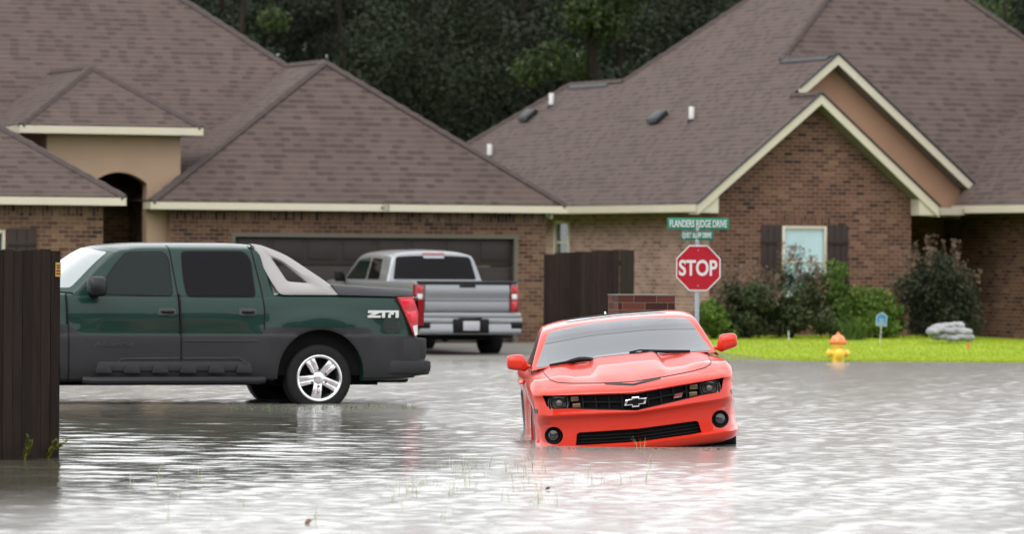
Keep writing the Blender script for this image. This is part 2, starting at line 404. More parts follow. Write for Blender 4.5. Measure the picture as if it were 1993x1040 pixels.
def wall_with_holes(mb, x0, x1, y, z0, z1, holes, th=.12):
    """wall in the x-z plane at y, rectangular holes (xa,xb,za,zb) with reveals of depth th"""
    xs_ = sorted({x0, x1, *[h[0] for h in holes], *[h[1] for h in holes]}); zs_ = sorted({z0, z1, *[h[2] for h in holes], *[h[3] for h in holes]})
    for i in range(len(xs_) - 1):
        for j in range(len(zs_) - 1):
            cx, cz = (xs_[i] + xs_[i + 1]) / 2, (zs_[j] + zs_[j + 1]) / 2
            if any(h[0] < cx < h[1] and h[2] < cz < h[3] for h in holes): continue
            mb.poly([(xs_[i], y, zs_[j]), (xs_[i + 1], y, zs_[j]), (xs_[i + 1], y, zs_[j + 1]), (xs_[i], y, zs_[j + 1])])
    for a, b, c, d in holes:
        mb.poly([(a, y, c), (a, y, d), (a, y + th, d), (a, y + th, c)]); mb.poly([(b, y, c), (b, y + th, c), (b, y + th, d), (b, y, d)])
        mb.poly([(a, y, d), (b, y, d), (b, y + th, d), (a, y + th, d)])
        if c > z0: mb.poly([(a, y, c), (a, y + th, c), (b, y + th, c), (b, y, c)])

# ---------------------------------------------------------------- left house
HL = House('brick_house', 'brick house with a brown double garage door, hipped roofs and arched tan entry', OL, R(20))
mp_ = lambda v: 5.5 + .9 * (v - 4.62)
ap = (-3.825, 2.086, 5.487)
rf = MB()
up(rf, [(-7.95, -.3, 2.716), (.3, -.3, 2.716), ap])
up(rf, [(-7.95, -.3, 2.716), ap, (-3.825, 4.62, 5.5), (-7.95, 1.527, 2.716)])
up(rf, [(.3, -.3, 2.716), (.3, 3.0, 2.716), (-3.825, 4.62, 5.5), ap])
up(rf, [(-3.825, 4.62, 5.5), (-7.44, 7.8, 8.36), (-19, 7.8, 8.36), (-19, 1.527, 2.716), (-7.95, 1.527, 2.716)])
up(rf, [(-3.825, 4.62, 5.5), (-7.44, 7.8, 8.36), (-7.44, 9.2, 8.36), (-.25, 15.2, 2.7), (-.25, 1.6, 2.7)])
up(rf, [(-7.44, 9.2, 8.36), (-.25, 15.2, 2.7), (-22, 15.2, 2.7), (-19, 9.2, 8.36)])
up(rf, [(-7.44, 7.8, 8.36), (-19, 7.8, 8.36), (-19, 9.2, 8.36), (-7.44, 9.2, 8.36)])
up(rf, [(-9.8, -5.15, 2.72), (-17.8, -5.15, 2.72), (-13.8, -1.68, 5.4)])
up(rf, [(-9.8, -5.15, 2.72), (-13.8, -1.68, 5.4), (-13.8, 4.51, 5.4), (-9.8, 1.53, 2.72)])
up(rf, [(-17.8, -5.15, 2.72), (-13.8, -1.68, 5.4), (-13.8, 4.51, 5.4), (-17.8, 1.53, 2.72)])
# front pitch of the left wing is steeper than its sides
da = (-8.69, 1.38, 5.26)
up(rf, [(-10.42, -.15, 4.11), (-6.96, -.15, 4.11), da])
up(rf, [(-6.96, -.15, 4.11), da, (-8.69, 4.35, 5.26), (-6.96, 3.08, 4.11)])
up(rf, [(-10.42, -.15, 4.11), da, (-8.69, 4.35, 5.26), (-10.42, 3.08, 4.11)])
roofL = HL.part('roof', rf, 'shingle', recalc=False)
rc = []
cap_line(rc, (-7.95, -.3, 2.716), ap, (-3.825, 4.62, 5.5)); cap_line(rc, (.3, -.3, 2.716), ap)
cap_line(rc, (-3.825, 4.62, 5.5), (-7.44, 7.8, 8.36), (-19, 7.8, 8.36)); cap_line(rc, (-9.8, -5.15, 2.72), (-13.8, -1.68, 5.4))
cap_line(rc, (-10.42, -.15, 4.11), da, (-6.96, -.15, 4.11)); cap_line(rc, da, (-8.69, 4.35, 5.26))
for m in rc: HL.part('ridge_cap', m, 'ridge', roofL)
fa = MB()
board(fa, (-7.95, -.30, 2.70), (.33, -.30, 2.70), .135, .03, (0, -1, 0)); board(fa, (-7.95, .2, 2.70), (-7.95, -.33, 2.70), .135, .03, (-1, 0, 0)); board(fa, (.3, -.3, 2.70), (.3, 3, 2.70), .135, .03, (1, 0, 0))
HL.part('fascia', fa, 'fascia')
fa = MB(); board(fa, (-10.42, -.15, 4.095), (-6.93, -.15, 4.095), .14, .03, (0, -1, 0)); board(fa, (-6.96, -.15, 4.095), (-6.96, 3.1, 4.095), .14, .03, (1, 0, 0)); board(fa, (-10.42, -.18, 4.095), (-10.42, 3.1, 4.095), .14, .03, (-1, 0, 0))
HL.part('fascia', fa, 'fascia')
fa = MB(); board(fa, (-17.8, -5.15, 2.705), (-9.77, -5.15, 2.705), .135, .03, (0, -1, 0)); board(fa, (-9.8, -5.15, 2.705), (-9.8, 1.4, 2.705), .135, .03, (1, 0, 0))
HL.part('fascia', fa, 'fascia')
so = MB()
for x0, x1, y0, y1, z in ((-7.95, .3, -.3, .2, 2.575), (-10.42, -6.96, -.15, 3.1, 3.96), (-17.8, -9.8, -5.15, 1.4, 2.575)):
    so.poly([(x0, y0, z), (x1, y0, z), (x1, y1, z), (x0, y1, z)])
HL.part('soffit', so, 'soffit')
GD = (-6.314, -.57, -.3, 2.14)
wl_ = MB(); wall_with_holes(wl_, -7.517, 0, 0, -.3, 2.575, [GD], .16)
wl_.poly([(0, 0, -.3), (0, 3.2, -.3), (0, 3.2, 2.575), (0, 0, 2.575)])
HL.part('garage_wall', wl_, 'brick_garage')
sd = MB(); sd.box(-7.515, -.002, -.006, .0, 2.375, 2.573); HL.part('soldier_course', sd, 'brick_soldier')
gd = MB()
for k in range(4):
    z0 = -.3 + k * .61; gd.box(GD[0] + .06, GD[1] - .06, .10, .15, z0 + .008, z0 + .602)
    for j in range(8):
        x0 = GD[0] + .16 + j * .695; gd.box(x0, x0 + .56, .085, .10, z0 + .11, z0 + .50)
gdo = HL.part('garage_door', gd, 'garage_door', bevel=.006)
tr = MB(); tr.box(GD[0], GD[0] + .075, -.012, .12, -.3, 2.14); tr.box(GD[1] - .075, GD[1], -.012, .12, -.3, 2.14); tr.box(GD[0] + .075, GD[1] - .075, -.012, .12, 2.065, 2.14)
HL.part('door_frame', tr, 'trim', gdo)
st = MB(); st.poly([(-7.517, 0, -.3), (-7.517, .2, -.3), (-7.517, .2, 2.575), (-7.517, 0, 2.575)])
# entry front with a segmental arch
EV, ax0, ax1, spr, crown, EL, ER, ET = .2, -8.97, -7.91, 3.05, 3.255, -9.84, -7.26, 3.96
arc = [(ax0 + (ax1 - ax0) * k / 14, spr + (crown - spr) * (1 - (2 * k / 14 - 1) ** 2)) for k in range(15)]
for (xa, za), (xb, zb) in zip(arc[:-1], arc[1:]):
    st.poly([(xa, EV, za), (xb, EV, zb), (xb, EV, ET), (xa, EV, ET)]); st.poly([(xa, EV, za), (xa, EV + .3, za), (xb, EV + .3, zb), (xb, EV, zb)])
st.poly([(EL, EV, -.3), (ax0, EV, -.3), (ax0, EV, ET), (EL, EV, ET)]); st.poly([(ax1, EV, -.3), (ER, EV, -.3), (ER, EV, ET), (ax1, EV, ET)])
for x in (ax0, ax1): st.poly([(x, EV, -.3), (x, EV + .3, -.3), (x, EV + .3, spr), (x, EV, spr)])
for x in (EL, ER): st.poly([(x, EV, -.3), (x, 3.3, -.3), (x, 3.3, ET), (x, EV, ET)])
HL.part('entry_wall', st, 'stucco')
rc = MB(); rc.poly([(-10.05, 2.6, -.3), (-7.55, 2.6, -.3), (-7.55, 2.6, 3.6), (-10.05, 2.6, 3.6)]); rc.poly([(-10.05, .55, 3.4), (-7.55, .55, 3.4), (-7.55, 2.6, 3.4), (-10.05, 2.6, 3.4)]); rc.poly([(-7.6, .5, -.3), (-7.6, 2.6, -.3), (-7.6, 2.6, 3.4), (-7.6, .5, 3.4)])
HL.part('porch_wall', rc, 'brick_garage')
dr = MB(); dr.box(-9.15, -8.25, 2.53, 2.59, -.2, 2.1); dr.box(-9.05, -8.35, 2.50, 2.53, 1.1, 2.0); HL.part('entry_door', dr, 'door_brown', bevel=.01)
lw = MB(); wall_with_holes(lw, -17.4, -10.1, -4.85, -.3, 2.575, [(-12.9, -11.86, 1.0, 2.12)], .1)
lw.poly([(-10.1, -4.85, -.3), (-10.1, 3, -.3), (-10.1, 3, 2.575), (-10.1, -4.85, 2.575)])
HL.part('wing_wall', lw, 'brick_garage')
sd = MB(); sd.box(-17.3, -10.102, -4.856, -4.85, 2.375, 2.573); HL.part('soldier_course', sd, 'brick_soldier')
def window(H, x0, x1, y, z0, z1, pane, frame='cream', fw=.055, parent=None, mull=True):
    f = MB(); f.box(x0, x0 + fw, y, y + .09, z0, z1); f.box(x1 - fw, x1, y, y + .09, z0, z1); f.box(x0 + fw, x1 - fw, y, y + .09, z1 - fw, z1); f.box(x0 + fw, x1 - fw, y, y + .09, z0, z0 + fw)
    if mull: f.box(x0 + fw, x1 - fw, y + .02, y + .07, (z0 + z1) / 2 - .02, (z0 + z1) / 2 + .02)
    fo = H.part('window', f, frame, bevel=.006)
    p = MB(); p.box(x0 + fw, x1 - fw, y + .05, y + .06, z0 + fw, z1 - fw); H.part('pane', p, pane, fo)
    return fo
window(HL, -12.9, -11.86, -4.87, 1.0, 2.12, 'glass_dark')
def shutter(H, x0, x1, y, z0, z1):
    s = MB(); n = 3; wd = (x1 - x0) / n
    for k in range(n): s.box(x0 + k * wd + .004, x0 + (k + 1) * wd - .004, y - .03, y, z0, z1)
    for z in (z0 + (z1 - z0) * .17, z1 - (z1 - z0) * .25): s.box(x0, x1, y - .05, y - .03, z, z + .09)
    return H.part('shutter', s, 'shutter', bevel=.004)
shutter(HL, -11.83, -11.30, -4.851, .95, 2.15)
# light fitting and house number
ll = MB(); ll.lathe([(.02, .07), (.05, .06), (.055, -.02), (.03, -.05)], 12, Matrix.Translation((.12, .08, 2.5))); ll.box(.0, .16, .05, .11, 2.50, 2.54); HL.part('security_light', ll, 'white', smooth=True)
def text_mesh(name, s, mat, parent, M4, wid, hei, depth=.004, bold=0.0, shear=0.0):
    c = bpy.data.curves.new(name, 'FONT'); c.body = s; c.extrude = .5; c.offset = bold; c.shear = shear
    o = bpy.data.objects.new('tmp_text', c); COL.objects.link(o)
    dg = bpy.context.evaluated_depsgraph_get(); me = bpy.data.meshes.new_from_object(o.evaluated_get(dg))
    bpy.data.objects.remove(o); bpy.data.curves.remove(c); me.name = name
    n = len(me.vertices); a = np.zeros(n * 3, np.float32); me.vertices.foreach_get('co', a); a = a.reshape(-1, 3)
    lo, hi = a.min(0), a.max(0); a = (a - (lo + hi) / 2) / np.maximum(hi - lo, 1e-6) * np.array([wid, hei, depth])
    M_ = np.array(M4); a = a @ M_[:3, :3].T + M_[:3, 3]
    me.vertices.foreach_set('co', a.astype(np.float32).ravel()); me.update(); me.materials.clear()
    return link(name, me, mat, parent)
FRONT = Matrix(((1, 0, 0, 0), (0, 0, -1, 0), (0, 1, 0, 0), (0, 0, 0, 1)))      # text upright, facing -y
text_mesh('house_number', '412', M['vent_metal'], HL.root, Matrix.Translation((-3.38, -.336, 2.635)) @ FRONT, .17, .10, .008)

# ---------------------------------------------------------------- right house
OR = Vector((3.835, 90, 0))
HR = House('brick_house', 'brick house with a front brick gable, tan gable behind it and tall hipped roof', OR, R(25))
lp = lambda u, v: (u, v, 2.77 + .81 * (u + .45)); fp = lambda u, v: (u, v, 1.96 + 1.2 * v)
wp = lambda u, v: (u, v, 2.82 + .81 * (u - 5.9)); fy = -.35
rf = MB()
pk, pk2 = (6.6, 5.43, 8.48), (6.6, 7.09, 8.48)
up(rf, [lp(-.45, fy), lp(2.26, fy), lp(2.26, .86), lp(3.3, .86), lp(3.3, 3.21), pk, pk2, lp(2.98, 9.8), lp(2.98, 12.5), lp(-.45, 16.5)])
up(rf, [lp(2.26, fy), (4.93, fy, 2.77), (5.9, 1.2, 2.77 - .2), (5.0, 1.26, 2.74), (2.26, 1.26, 4.965)])
up(rf, [(3.3, .86, 5.81), (6.47, .86, 3.24), (6.47, 1.07, 3.24), (3.3, 3.21, 5.81)])
up(rf, [(3.3, 3.21, 5.81), pk, (6.86, 5.43, 8.48), (13.7, .7, 2.8), (9.5, 3.15, 5.74), (6.47, 1.07, 3.245)])
up(rf, [wp(5.9, .70), wp(5.9, -5), wp(9.5, -5), wp(9.5, 3.15)])
up(rf, [wp(9.5, -5), (13.1, -5, 2.82), (13.1, .9, 2.82), wp(9.5, 3.15)])
up(rf, [(6.86, 5.43, 8.48), (6.86, 7.09, 8.48), (13.7, 12.6, 2.8), (13.7, .7, 2.8)])
up(rf, [pk2, (6.86, 7.09, 8.48), (13.7, 12.6, 2.8), (6.0, 12.6, 2.8), lp(2.98, 9.8)])
up(rf, [pk, (6.86, 5.43, 8.48), (6.86, 7.09, 8.48), pk2])
up(rf, [lp(2.98, 9.8), lp(2.98, 12.5), (6.4, 16.5, 2.75), (6.4, 12.6, 2.75)])
up(rf, [lp(2.98, 12.5), (6.4, 16.5, 2.77), lp(-.45, 16.5)])
roofR = HR.part('roof', rf, 'shingle', recalc=False)
rc = []
cap_line(rc, lp(3.3, 3.21), pk, pk2, lp(2.98, 9.8), lp(2.98, 12.5), lp(-.45, 16.5)); cap_line(rc, (6.86, 5.43, 8.48), (13.7, .7, 2.8)); cap_line(rc, lp(2.26, fy + .02), lp(2.26, .8)); cap_line(rc, lp(3.3, .9), lp(3.3, 3.2))
for m in rc: HR.part('ridge_cap', m, 'ridge', roofR)
def ridge_vent(v0, v1, u):
    z = 2.77 + .81 * (u + .45)
    m = MB(); prof = [(-.15, -.14), (-.15, -.085), (0, .045), (.15, -.085), (.15, -.14)]
    m.rings([[(u + a, v, z + b) for a, b in prof] for v in (v0, v1)]); HR.part('ridge_vent', m, 'vent_metal', roofR)
ridge_vent(10.4, 12.3, 2.98); ridge_vent(1.05, 3.0, 3.3)
def solve_lp(px, py):
    """where the photo ray meets the left roof plane, in house coordinates"""
    d = P(px, py, 1.0) - Vector((0, 0, EYE)); o = Vector((0, 0, EYE)) - OR
    c, s_ = math.cos(R(25)), math.sin(R(25))
    L_ = lambda q: Vector((q.x * c + q.y * s_, -q.x * s_ + q.y * c, q.z))
    o, d = L_(o), L_(d); tt = (2.77 + .81 * (o.x + .45) - o.z) / (d.z - .81 * d.x); return o + d * tt
for px, py in ((953, 305), (1073, 206), (1346, 234)):
    p = solve_lp(px, py); m = MB(); m.lathe([(.055, 0), (.055, .30), (.048, .31)], 14, Matrix.Translation(p - Vector((0, 0, .03)))); vp = HR.part('vent_pipe', m, 'white', roofR, smooth=True)
    b = MB(); b.lathe([(.10, 0), (.085, .06), (.06, .075)], 14, Matrix.Translation(p - Vector((0, 0, .04)))); HR.part('boot', b, 'vent_metal', vp, smooth=True)
for px, py in ((1030, 228), (1282, 232)):
    p = solve_lp(px, py); sl = math.atan(.81)
    M4 = Matrix.Translation(p) @ Matrix.Rotation(-sl, 4, 'Y')
    m = MB(); m.box(-.16, .18, -.2, .2, -.02, .05, M4)
    m.rings([[M4 @ Vector(q) for q in r] for r in ([(-.2, -.24, .05), (.16, -.24, .05), (.16, -.24, .12), (-.12, -.24, .12)], [(-.2, .24, .05), (.16, .24, .05), (.16, .24, .12), (-.12, .24, .12)])])
    HR.part('roof_vent', m, 'vent_metal', roofR, bevel=.012)
# rakes and eaves
def rake(pts, dn=.19):
    m = MB()
    for A, B in zip(pts[:-1], pts[1:]): board(m, A, B, dn, .035, (0, -1, 0))
    return m
fa = rake([(-.45, fy, 2.755), (2.26, fy, 4.95), (4.93, fy, 2.755)])
fa.prism([(-.45, 2.60), (.02, 2.60), (.02, 2.95), (-.45, 2.57)], lambda p: (p[0], fy + .002, p[1]), lambda p: (p[0], fy + .34, p[1]))
fa.prism([(4.93, 2.60), (4.50, 2.60), (4.50, 2.95), (4.93, 2.57)], lambda p: (p[0], fy + .002, p[1]), lambda p: (p[0], fy + .34, p[1]))
HR.part('rake_board', fa, 'fascia')
HR.part('rake_board', rake([(2.42, .86, 5.085), (3.3, .86, 5.795), (6.47, .86, 3.225)]), 'fascia')
fa = MB(); board(fa, (-.45, fy + .01, 2.76), (-.45, 16.5, 2.76), .145, .03, (-1, 0, 0)); HR.part('fascia', fa, 'fascia')
fa = MB(); board(fa, (5.9, -5, 2.81), (5.9, .75, 2.81), .15, .03, (-1, 0, 0)); board(fa, (4.96, fy + .03, 2.75), (5.9, .3, 2.77), .15, .03, (.45, -.9, 0)); HR.part('fascia', fa, 'fascia')
# dark drip edge along the rakes
de = MB()
for A, B in (((-.47, fy - .05, 2.775), (2.26, fy - .05, 4.985)), ((2.26, fy - .05, 4.985), (4.96, fy - .05, 2.775)), ((2.42, .81, 5.12), (3.3, .81, 5.83)), ((3.3, .81, 5.83), (6.5, .81, 3.235))): de.tube([A, B], .022, 6)
HR.part('drip_edge', de, 'vent_metal')
so = MB(); so.poly([(-.45, fy, 2.61), (0, fy, 2.61), (0, 16.4, 2.61), (-.45, 16.4, 2.61)]); so.poly([(4.5, fy, 2.61), (5.9, fy, 2.61), (5.9, 2.7, 2.61), (4.5, 2.7, 2.61)]); so.poly([(5.9, -5, 2.65), (6.85, -5, 2.65), (6.85, 2.7, 2.65), (5.9, 2.7, 2.65)])
so.poly([(0, fy, 2.9), (2.26, fy, 4.75), (2.26, 0, 4.75), (0, 0, 2.9)]); so.poly([(4.52, fy, 2.9), (2.26, fy, 4.75), (2.26, 0, 4.75), (4.52, 0, 2.9)])
so.poly([(2.5, .86, 4.95), (3.3, .86, 5.6), (3.3, 1.2, 5.6), (2.5, 1.2, 4.95)]); so.poly([(3.3, .86, 5.6), (6.3, .86, 3.17), (6.3, 1.2, 3.17), (3.3, 1.2, 5.6)])
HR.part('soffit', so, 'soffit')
WX0, WX1, WZ0, WZ1 = 1.61, 2.60, .95, 2.36
wl_ = MB(); wall_with_holes(wl_, 0, 4.52, 0, -.2, 2.76, [(WX0, WX1, WZ0, WZ1)], .1)
wl_.poly([(0, 0, 2.76), (4.52, 0, 2.76), (4.52, 0, 2.98), (2.26, 0, 4.82), (0, 0, 2.98)])
wl_.poly([(4.52, 0, -.2), (4.52, 2.6, -.2), (4.52, 2.6, 2.76), (4.52, 0, 2.76)])
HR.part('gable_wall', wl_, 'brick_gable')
sd = MB(); sd.box(WX0 - .1, WX1 + .1, -.006, 0, WZ1 + .012, WZ1 + .21); HR.part('soldier_course', sd, 'brick_soldier_gable')
wl_ = MB(); wl_.poly([(4.52, 2.6, -.2), (6.8, 2.6, -.2), (6.8, 2.6, 2.7), (4.52, 2.6, 2.7)]); wl_.poly([(6.8, 2.6, -.2), (6.8, -5, -.2), (6.8, -5, 2.7), (6.8, 2.6, 2.7)]); wl_.poly([(6.8, -5, -.2), (13, -5, -.2), (13, -5, 2.7), (6.8, -5, 2.7)])
HR.part('wing_wall', wl_, 'brick_gable')
dr = MB(); dr.box(5.0, 5.95, 2.52, 2.59, 0, 2.2); dr.box(5.1, 5.85, 2.50, 2.52, 1.1, 2.05); HR.part('entry_door', dr, 'door_brown', bevel=.01)
wl_ = MB(); wl_.poly([(1.6, 1.2, 3.0), (6.35, 1.2, 2.55), (6.35, 1.2, 3.13), (3.3, 1.2, 5.6), (1.6, 1.2, 4.2)]); HR.part('gable_stucco', wl_, 'stucco_red')
# side wall with its window (built facing -y in a turned frame)
sr = MB()
VW0, VW1 = 6.25, 6.98
for z0, z1, v0, v1 in ((-.2, 1.55, 0, 16), (2.48, 2.61, 0, 16), (1.55, 2.48, 0, VW0), (1.55, 2.48, VW1, 16)): sr.poly([(0, v0, z0), (0, v1, z0), (0, v1, z1), (0, v0, z1)])
sr.poly([(0, VW0, 1.55), (.1, VW0, 1.55), (.1, VW0, 2.48), (0, VW0, 2.48)]); sr.poly([(0, VW1, 1.55), (.1, VW1, 1.55), (.1, VW1, 2.48), (0, VW1, 2.48)])
HR.part('side_wall', sr, 'brick_side_lit')
f = MB(); fw = .07
f.box(-.02, .08, VW0, VW0 + fw, 1.55, 2.48); f.box(-.02, .08, VW1 - fw, VW1, 1.55, 2.48); f.box(-.02, .08, VW0 + fw, VW1 - fw, 2.41, 2.48); f.box(-.02, .08, VW0 + fw, VW1 - fw, 1.55, 1.62); f.box(.0, .06, VW0 + fw, VW1 - fw, 2.0, 2.04)
fo = HR.part('window', f, 'cream', bevel=.006); p = MB(); p.box(.04, .05, VW0 + fw, VW1 - fw, 1.62, 2.41); HR.part('pane', p, 'glass_dark', fo)
window(HR, WX0, WX1, -.02, WZ0, WZ1, 'glass_blind')
shutter(HR, WX0 - .47, WX0 - .03, -.001, .9, WZ1 + .02); shutter(HR, WX1 + .03, WX1 + .47, -.001, .9, WZ1 + .02)

# ================================================================== fences
def fence(name, label, A, B, z0, z1, mat, pitch=.115, th=.018, rise=0.0, jit=.012):
    A, B = Vector(A), Vector(B); d = (B - A); L_ = d.length; d.normalize(); nrm = Vector((d.y, -d.x, 0))
    rt = thing(name, label, 'fence', (A.x, A.y, 0))
    pk_ = MB(); n = max(1, round(L_ / pitch)); pitch = L_ / n
    for k in range(n):
        a = d * (k * pitch); b = d * ((k + 1) * pitch - .006); zt = z1 + rise * k / n + random.uniform(-jit, jit); o = nrm * (th + random.uniform(0, .006))
        vs = [a, b, b + o, a + o]
        pk_.rings([[p + Vector((0, 0, z)) for p in vs] for z in (z0, zt)])
    pk_.build('picket_panel', mat, rt)
    for z in (z0 + .35, (z0 + z1) / 2, z1 - .2):
        r = MB(); a, b = Vector((0, 0, 0)), d * L_
        r.rings([[a + Vector((0, 0, z)), a - nrm * .04 + Vector((0, 0, z)), a - nrm * .04 + Vector((0, 0, z + .09)), a + Vector((0, 0, z + .09))], [b + Vector((0, 0, z)), b - nrm * .04 + Vector((0, 0, z)), b - nrm * .04 + Vector((0, 0, z + .09)), b + Vector((0, 0, z + .09))]])
        r.build('rail', mat, rt)
    k = 0.05
    while k < L_:
        c = d * k - nrm * .09; m = MB(); m.box(c.x - .045, c.x + .045, c.y - .045, c.y + .045, z0 - .2, z1 - .05); m.build('post', mat, rt); k += 2.4
    return rt
fA = P(113, 700, 39.0); fdir = Vector((.54, .84, 0)).normalized()
fB = fA - fdir * 3.4
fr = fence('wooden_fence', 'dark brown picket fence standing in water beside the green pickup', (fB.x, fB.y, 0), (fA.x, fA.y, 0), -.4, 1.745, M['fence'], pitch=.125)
tg = MB(); e = fdir * 3.4; n_ = Vector((fdir.y, -fdir.x, 0)); c = e - fdir * .045 + n_ * .027
tg.rings([[c - fdir * .035 + Vector((0, 0, z)), c + fdir * .035 + Vector((0, 0, z)), c + fdir * .035 + n_ * .004 + Vector((0, 0, z)), c - fdir * .035 + n_ * .004 + Vector((0, 0, z))] for z in (1.525, 1.645)])
tg = tg.build('tag', M['yellow_tag'], fr)
for k, (a, b) in enumerate(((1.62, .05), (1.60, .04), (1.575, .05), (1.55, .045))):
    m = MB(); cc = c + n_ * .0055; m.rings([[cc - fdir * b / 2 + Vector((0, 0, z)), cc + fdir * b / 2 + Vector((0, 0, z)), cc + fdir * b / 2 + n_ * .001 + Vector((0, 0, z)), cc - fdir * b / 2 + n_ * .001 + Vector((0, 0, z))] for z in (a - .005, a + .005)]); m.build('printed_line', M['black'], tg)
q1, q2, q3 = P(1060, 500, 85.5), P(1206, 500, 84.0), P(1233, 500, 86.0)
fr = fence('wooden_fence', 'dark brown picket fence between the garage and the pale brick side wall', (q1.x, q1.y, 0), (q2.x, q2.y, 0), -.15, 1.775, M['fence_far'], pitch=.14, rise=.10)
rt = MB(); d = (q3 - q2); d.z = 0; d.normalize(); nn = Vector((d.y, -d.x, 0)); L_ = (q3 - q2).length; base = q2 - q1; base.z = 0
for k in range(int(L_ / .14)):
    a, b = base + d * (k * .14 + .03), base + d * (k * .14 + .164); rt.rings([[p + Vector((0, 0, z)) for p in (a, b, b + nn * .02, a + nn * .02)] for z in (-.15, 1.86)])
rt.build('return_panel', M['fence_far'], fr)

# ================================================================== vegetation
def leaf_quads(cent, nrm, length, width, up_bias=0.0):
    n = len(cent); nrm = nrm / np.maximum(np.linalg.norm(nrm, axis=1, keepdims=True), 1e-6)
    t_ = rng.normal(size=(n, 3)); t_[:, 2] += up_bias; t_ -= nrm * (t_ * nrm).sum(1, keepdims=True); t_ /= np.maximum(np.linalg.norm(t_, axis=1, keepdims=True), 1e-6)
    s_ = np.cross(nrm, t_); L_ = (length * (.6 + .8 * rng.random(n)))[:, None]; W_ = (width * (.6 + .8 * rng.random(n)))[:, None]
    return np.stack([cent - t_ * L_ * .5, cent + s_ * W_ * .5 - t_ * L_ * .05, cent + t_ * L_ * .5, cent - s_ * W_ * .5 - t_ * L_ * .05], 1)
def crown_points(lobes, n, shell=.55):
    """lobes: (k,4) centres + radius"""
    lobes = np.asarray(lobes, float); wgt = lobes[:, 3] ** 2; idx = rng.choice(len(lobes), n, p=wgt / wgt.sum())
    d = rng.normal(size=(n, 3)); d /= np.linalg.norm(d, axis=1, keepdims=True)
    r = lobes[idx, 3] * (shell + (1 - shell) * rng.random(n)) * (1 + .22 * rng.normal(size=n) * (rng.random(n) < .25))
    return lobes[idx, :3] + d * r[:, None] * np.array([1, 1, .8]), d
def lobes_in(c, rad, n, lr, lo=-.6):
    out = []
    while len(out) < n:
        q = rng.uniform(-1, 1, 3)
        if np.linalg.norm(q) < 1 and q[2] > lo: out.append([c[0] + q[0] * rad[0], c[1] + q[1] * rad[1], c[2] + q[2] * rad[2], lr * rng.uniform(.65, 1.3)])
    return out
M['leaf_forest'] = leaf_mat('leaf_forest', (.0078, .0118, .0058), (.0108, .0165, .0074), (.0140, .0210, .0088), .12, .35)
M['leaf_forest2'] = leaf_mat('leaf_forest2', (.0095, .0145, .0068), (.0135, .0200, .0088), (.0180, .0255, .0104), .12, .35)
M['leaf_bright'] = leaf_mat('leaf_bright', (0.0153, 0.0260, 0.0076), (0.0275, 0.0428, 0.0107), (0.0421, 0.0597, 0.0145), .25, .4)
def tree(name, label, x, y, h, cr, mat, n, group=None, base=.42, leaf=.34):
    rt = thing(name, label, 'tree', (x, y, 0), group=group)
    tk = MB(); bend = [random.uniform(-.3, .3) for _ in range(4)]
    tk.tube([(0, 0, -.1), (bend[0] * .3, bend[1] * .3, h * .25), (bend[0], bend[1], h * .55), (bend[2], bend[3], h * .85)], [.24, .19, .13, .04], 8)
    lb = lobes_in((0, 0, h * (base + 1) / 2), (cr, cr, h * (1 - base) / 2), 34, cr * .33, -1)
    for l in lb[:6]: tk.tube([(bend[0] * .6, bend[1] * .6, h * .42), (l[0] * .5, l[1] * .5, (l[2] + h * .42) / 2 - .2), (l[0], l[1], l[2])], [.08, .05, .02], 5)
    tk.build('trunk', M['trunk'], rt, smooth=True)
    c, d = crown_points(lb, n, .5); nr = d * .7 + rng.normal(size=d.shape) * .7; nr[:, 2] += .35
    quad_mesh('crown', leaf_quads(c, nr, leaf, leaf * .55), mat, rt)
    return rt
GT = 'dark trees massed behind the houses'
tx = 0
for row, (y, h0, x0, x1, st_) in enumerate(((119, 10.8, -13, 16, 3.6), (126, 11.8, -15, 17, 3.9), (133, 12.8, -14, 17, 4.2), (141, 13.4, -15, 19, 3.6), (148, 14.2, -16, 20, 3.2))):
    x = x0
    while x < x1:
        hh = h0 * random.uniform(.93, 1.12)
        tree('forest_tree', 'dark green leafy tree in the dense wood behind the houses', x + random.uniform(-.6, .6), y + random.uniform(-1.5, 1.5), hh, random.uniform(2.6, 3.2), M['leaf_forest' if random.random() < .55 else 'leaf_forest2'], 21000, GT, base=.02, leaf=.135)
        x += st_ * .9
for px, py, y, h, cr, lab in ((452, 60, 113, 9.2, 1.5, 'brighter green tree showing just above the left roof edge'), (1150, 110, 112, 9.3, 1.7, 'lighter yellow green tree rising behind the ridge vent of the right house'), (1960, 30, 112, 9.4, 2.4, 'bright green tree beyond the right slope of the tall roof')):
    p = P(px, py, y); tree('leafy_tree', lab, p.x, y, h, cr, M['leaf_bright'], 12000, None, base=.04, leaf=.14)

M['leaf_crape'] = leaf_mat('leaf_crape', (0.0243, 0.0376, 0.0166), (0.0464, 0.0641, 0.0265), (0.0829, 0.0774, 0.0420), .2, 2.0)
M['leaf_crape_top'] = leaf_mat('leaf_crape_top', (0.0862, 0.0633, 0.0414), (0.1323, 0.0897, 0.0633), (0.1725, 0.1150, 0.0897), .2, 2.0)
M['leaf_dark'] = leaf_mat('leaf_dark', (0.0127, 0.0195, 0.0107), (0.0253, 0.0331, 0.0166), (0.0536, 0.0439, 0.0292), .2, 2.0)
M['leaf_green'] = leaf_mat('leaf_green', (0.0440, 0.0825, 0.0132), (0.0858, 0.1430, 0.0220), (0.1320, 0.1980, 0.0330), .3, 2.0)
M['leaf_mid'] = leaf_mat('leaf_mid', (0.0312, 0.0624, 0.0130), (0.0650, 0.1144, 0.0221), (0.1105, 0.1690, 0.0312), .25, 2.0)
M['grass_blade'] = leaf_mat('grass_blade', (.18, .25, .015), (.29, .36, .022), (.38, .44, .04), .35, .8)
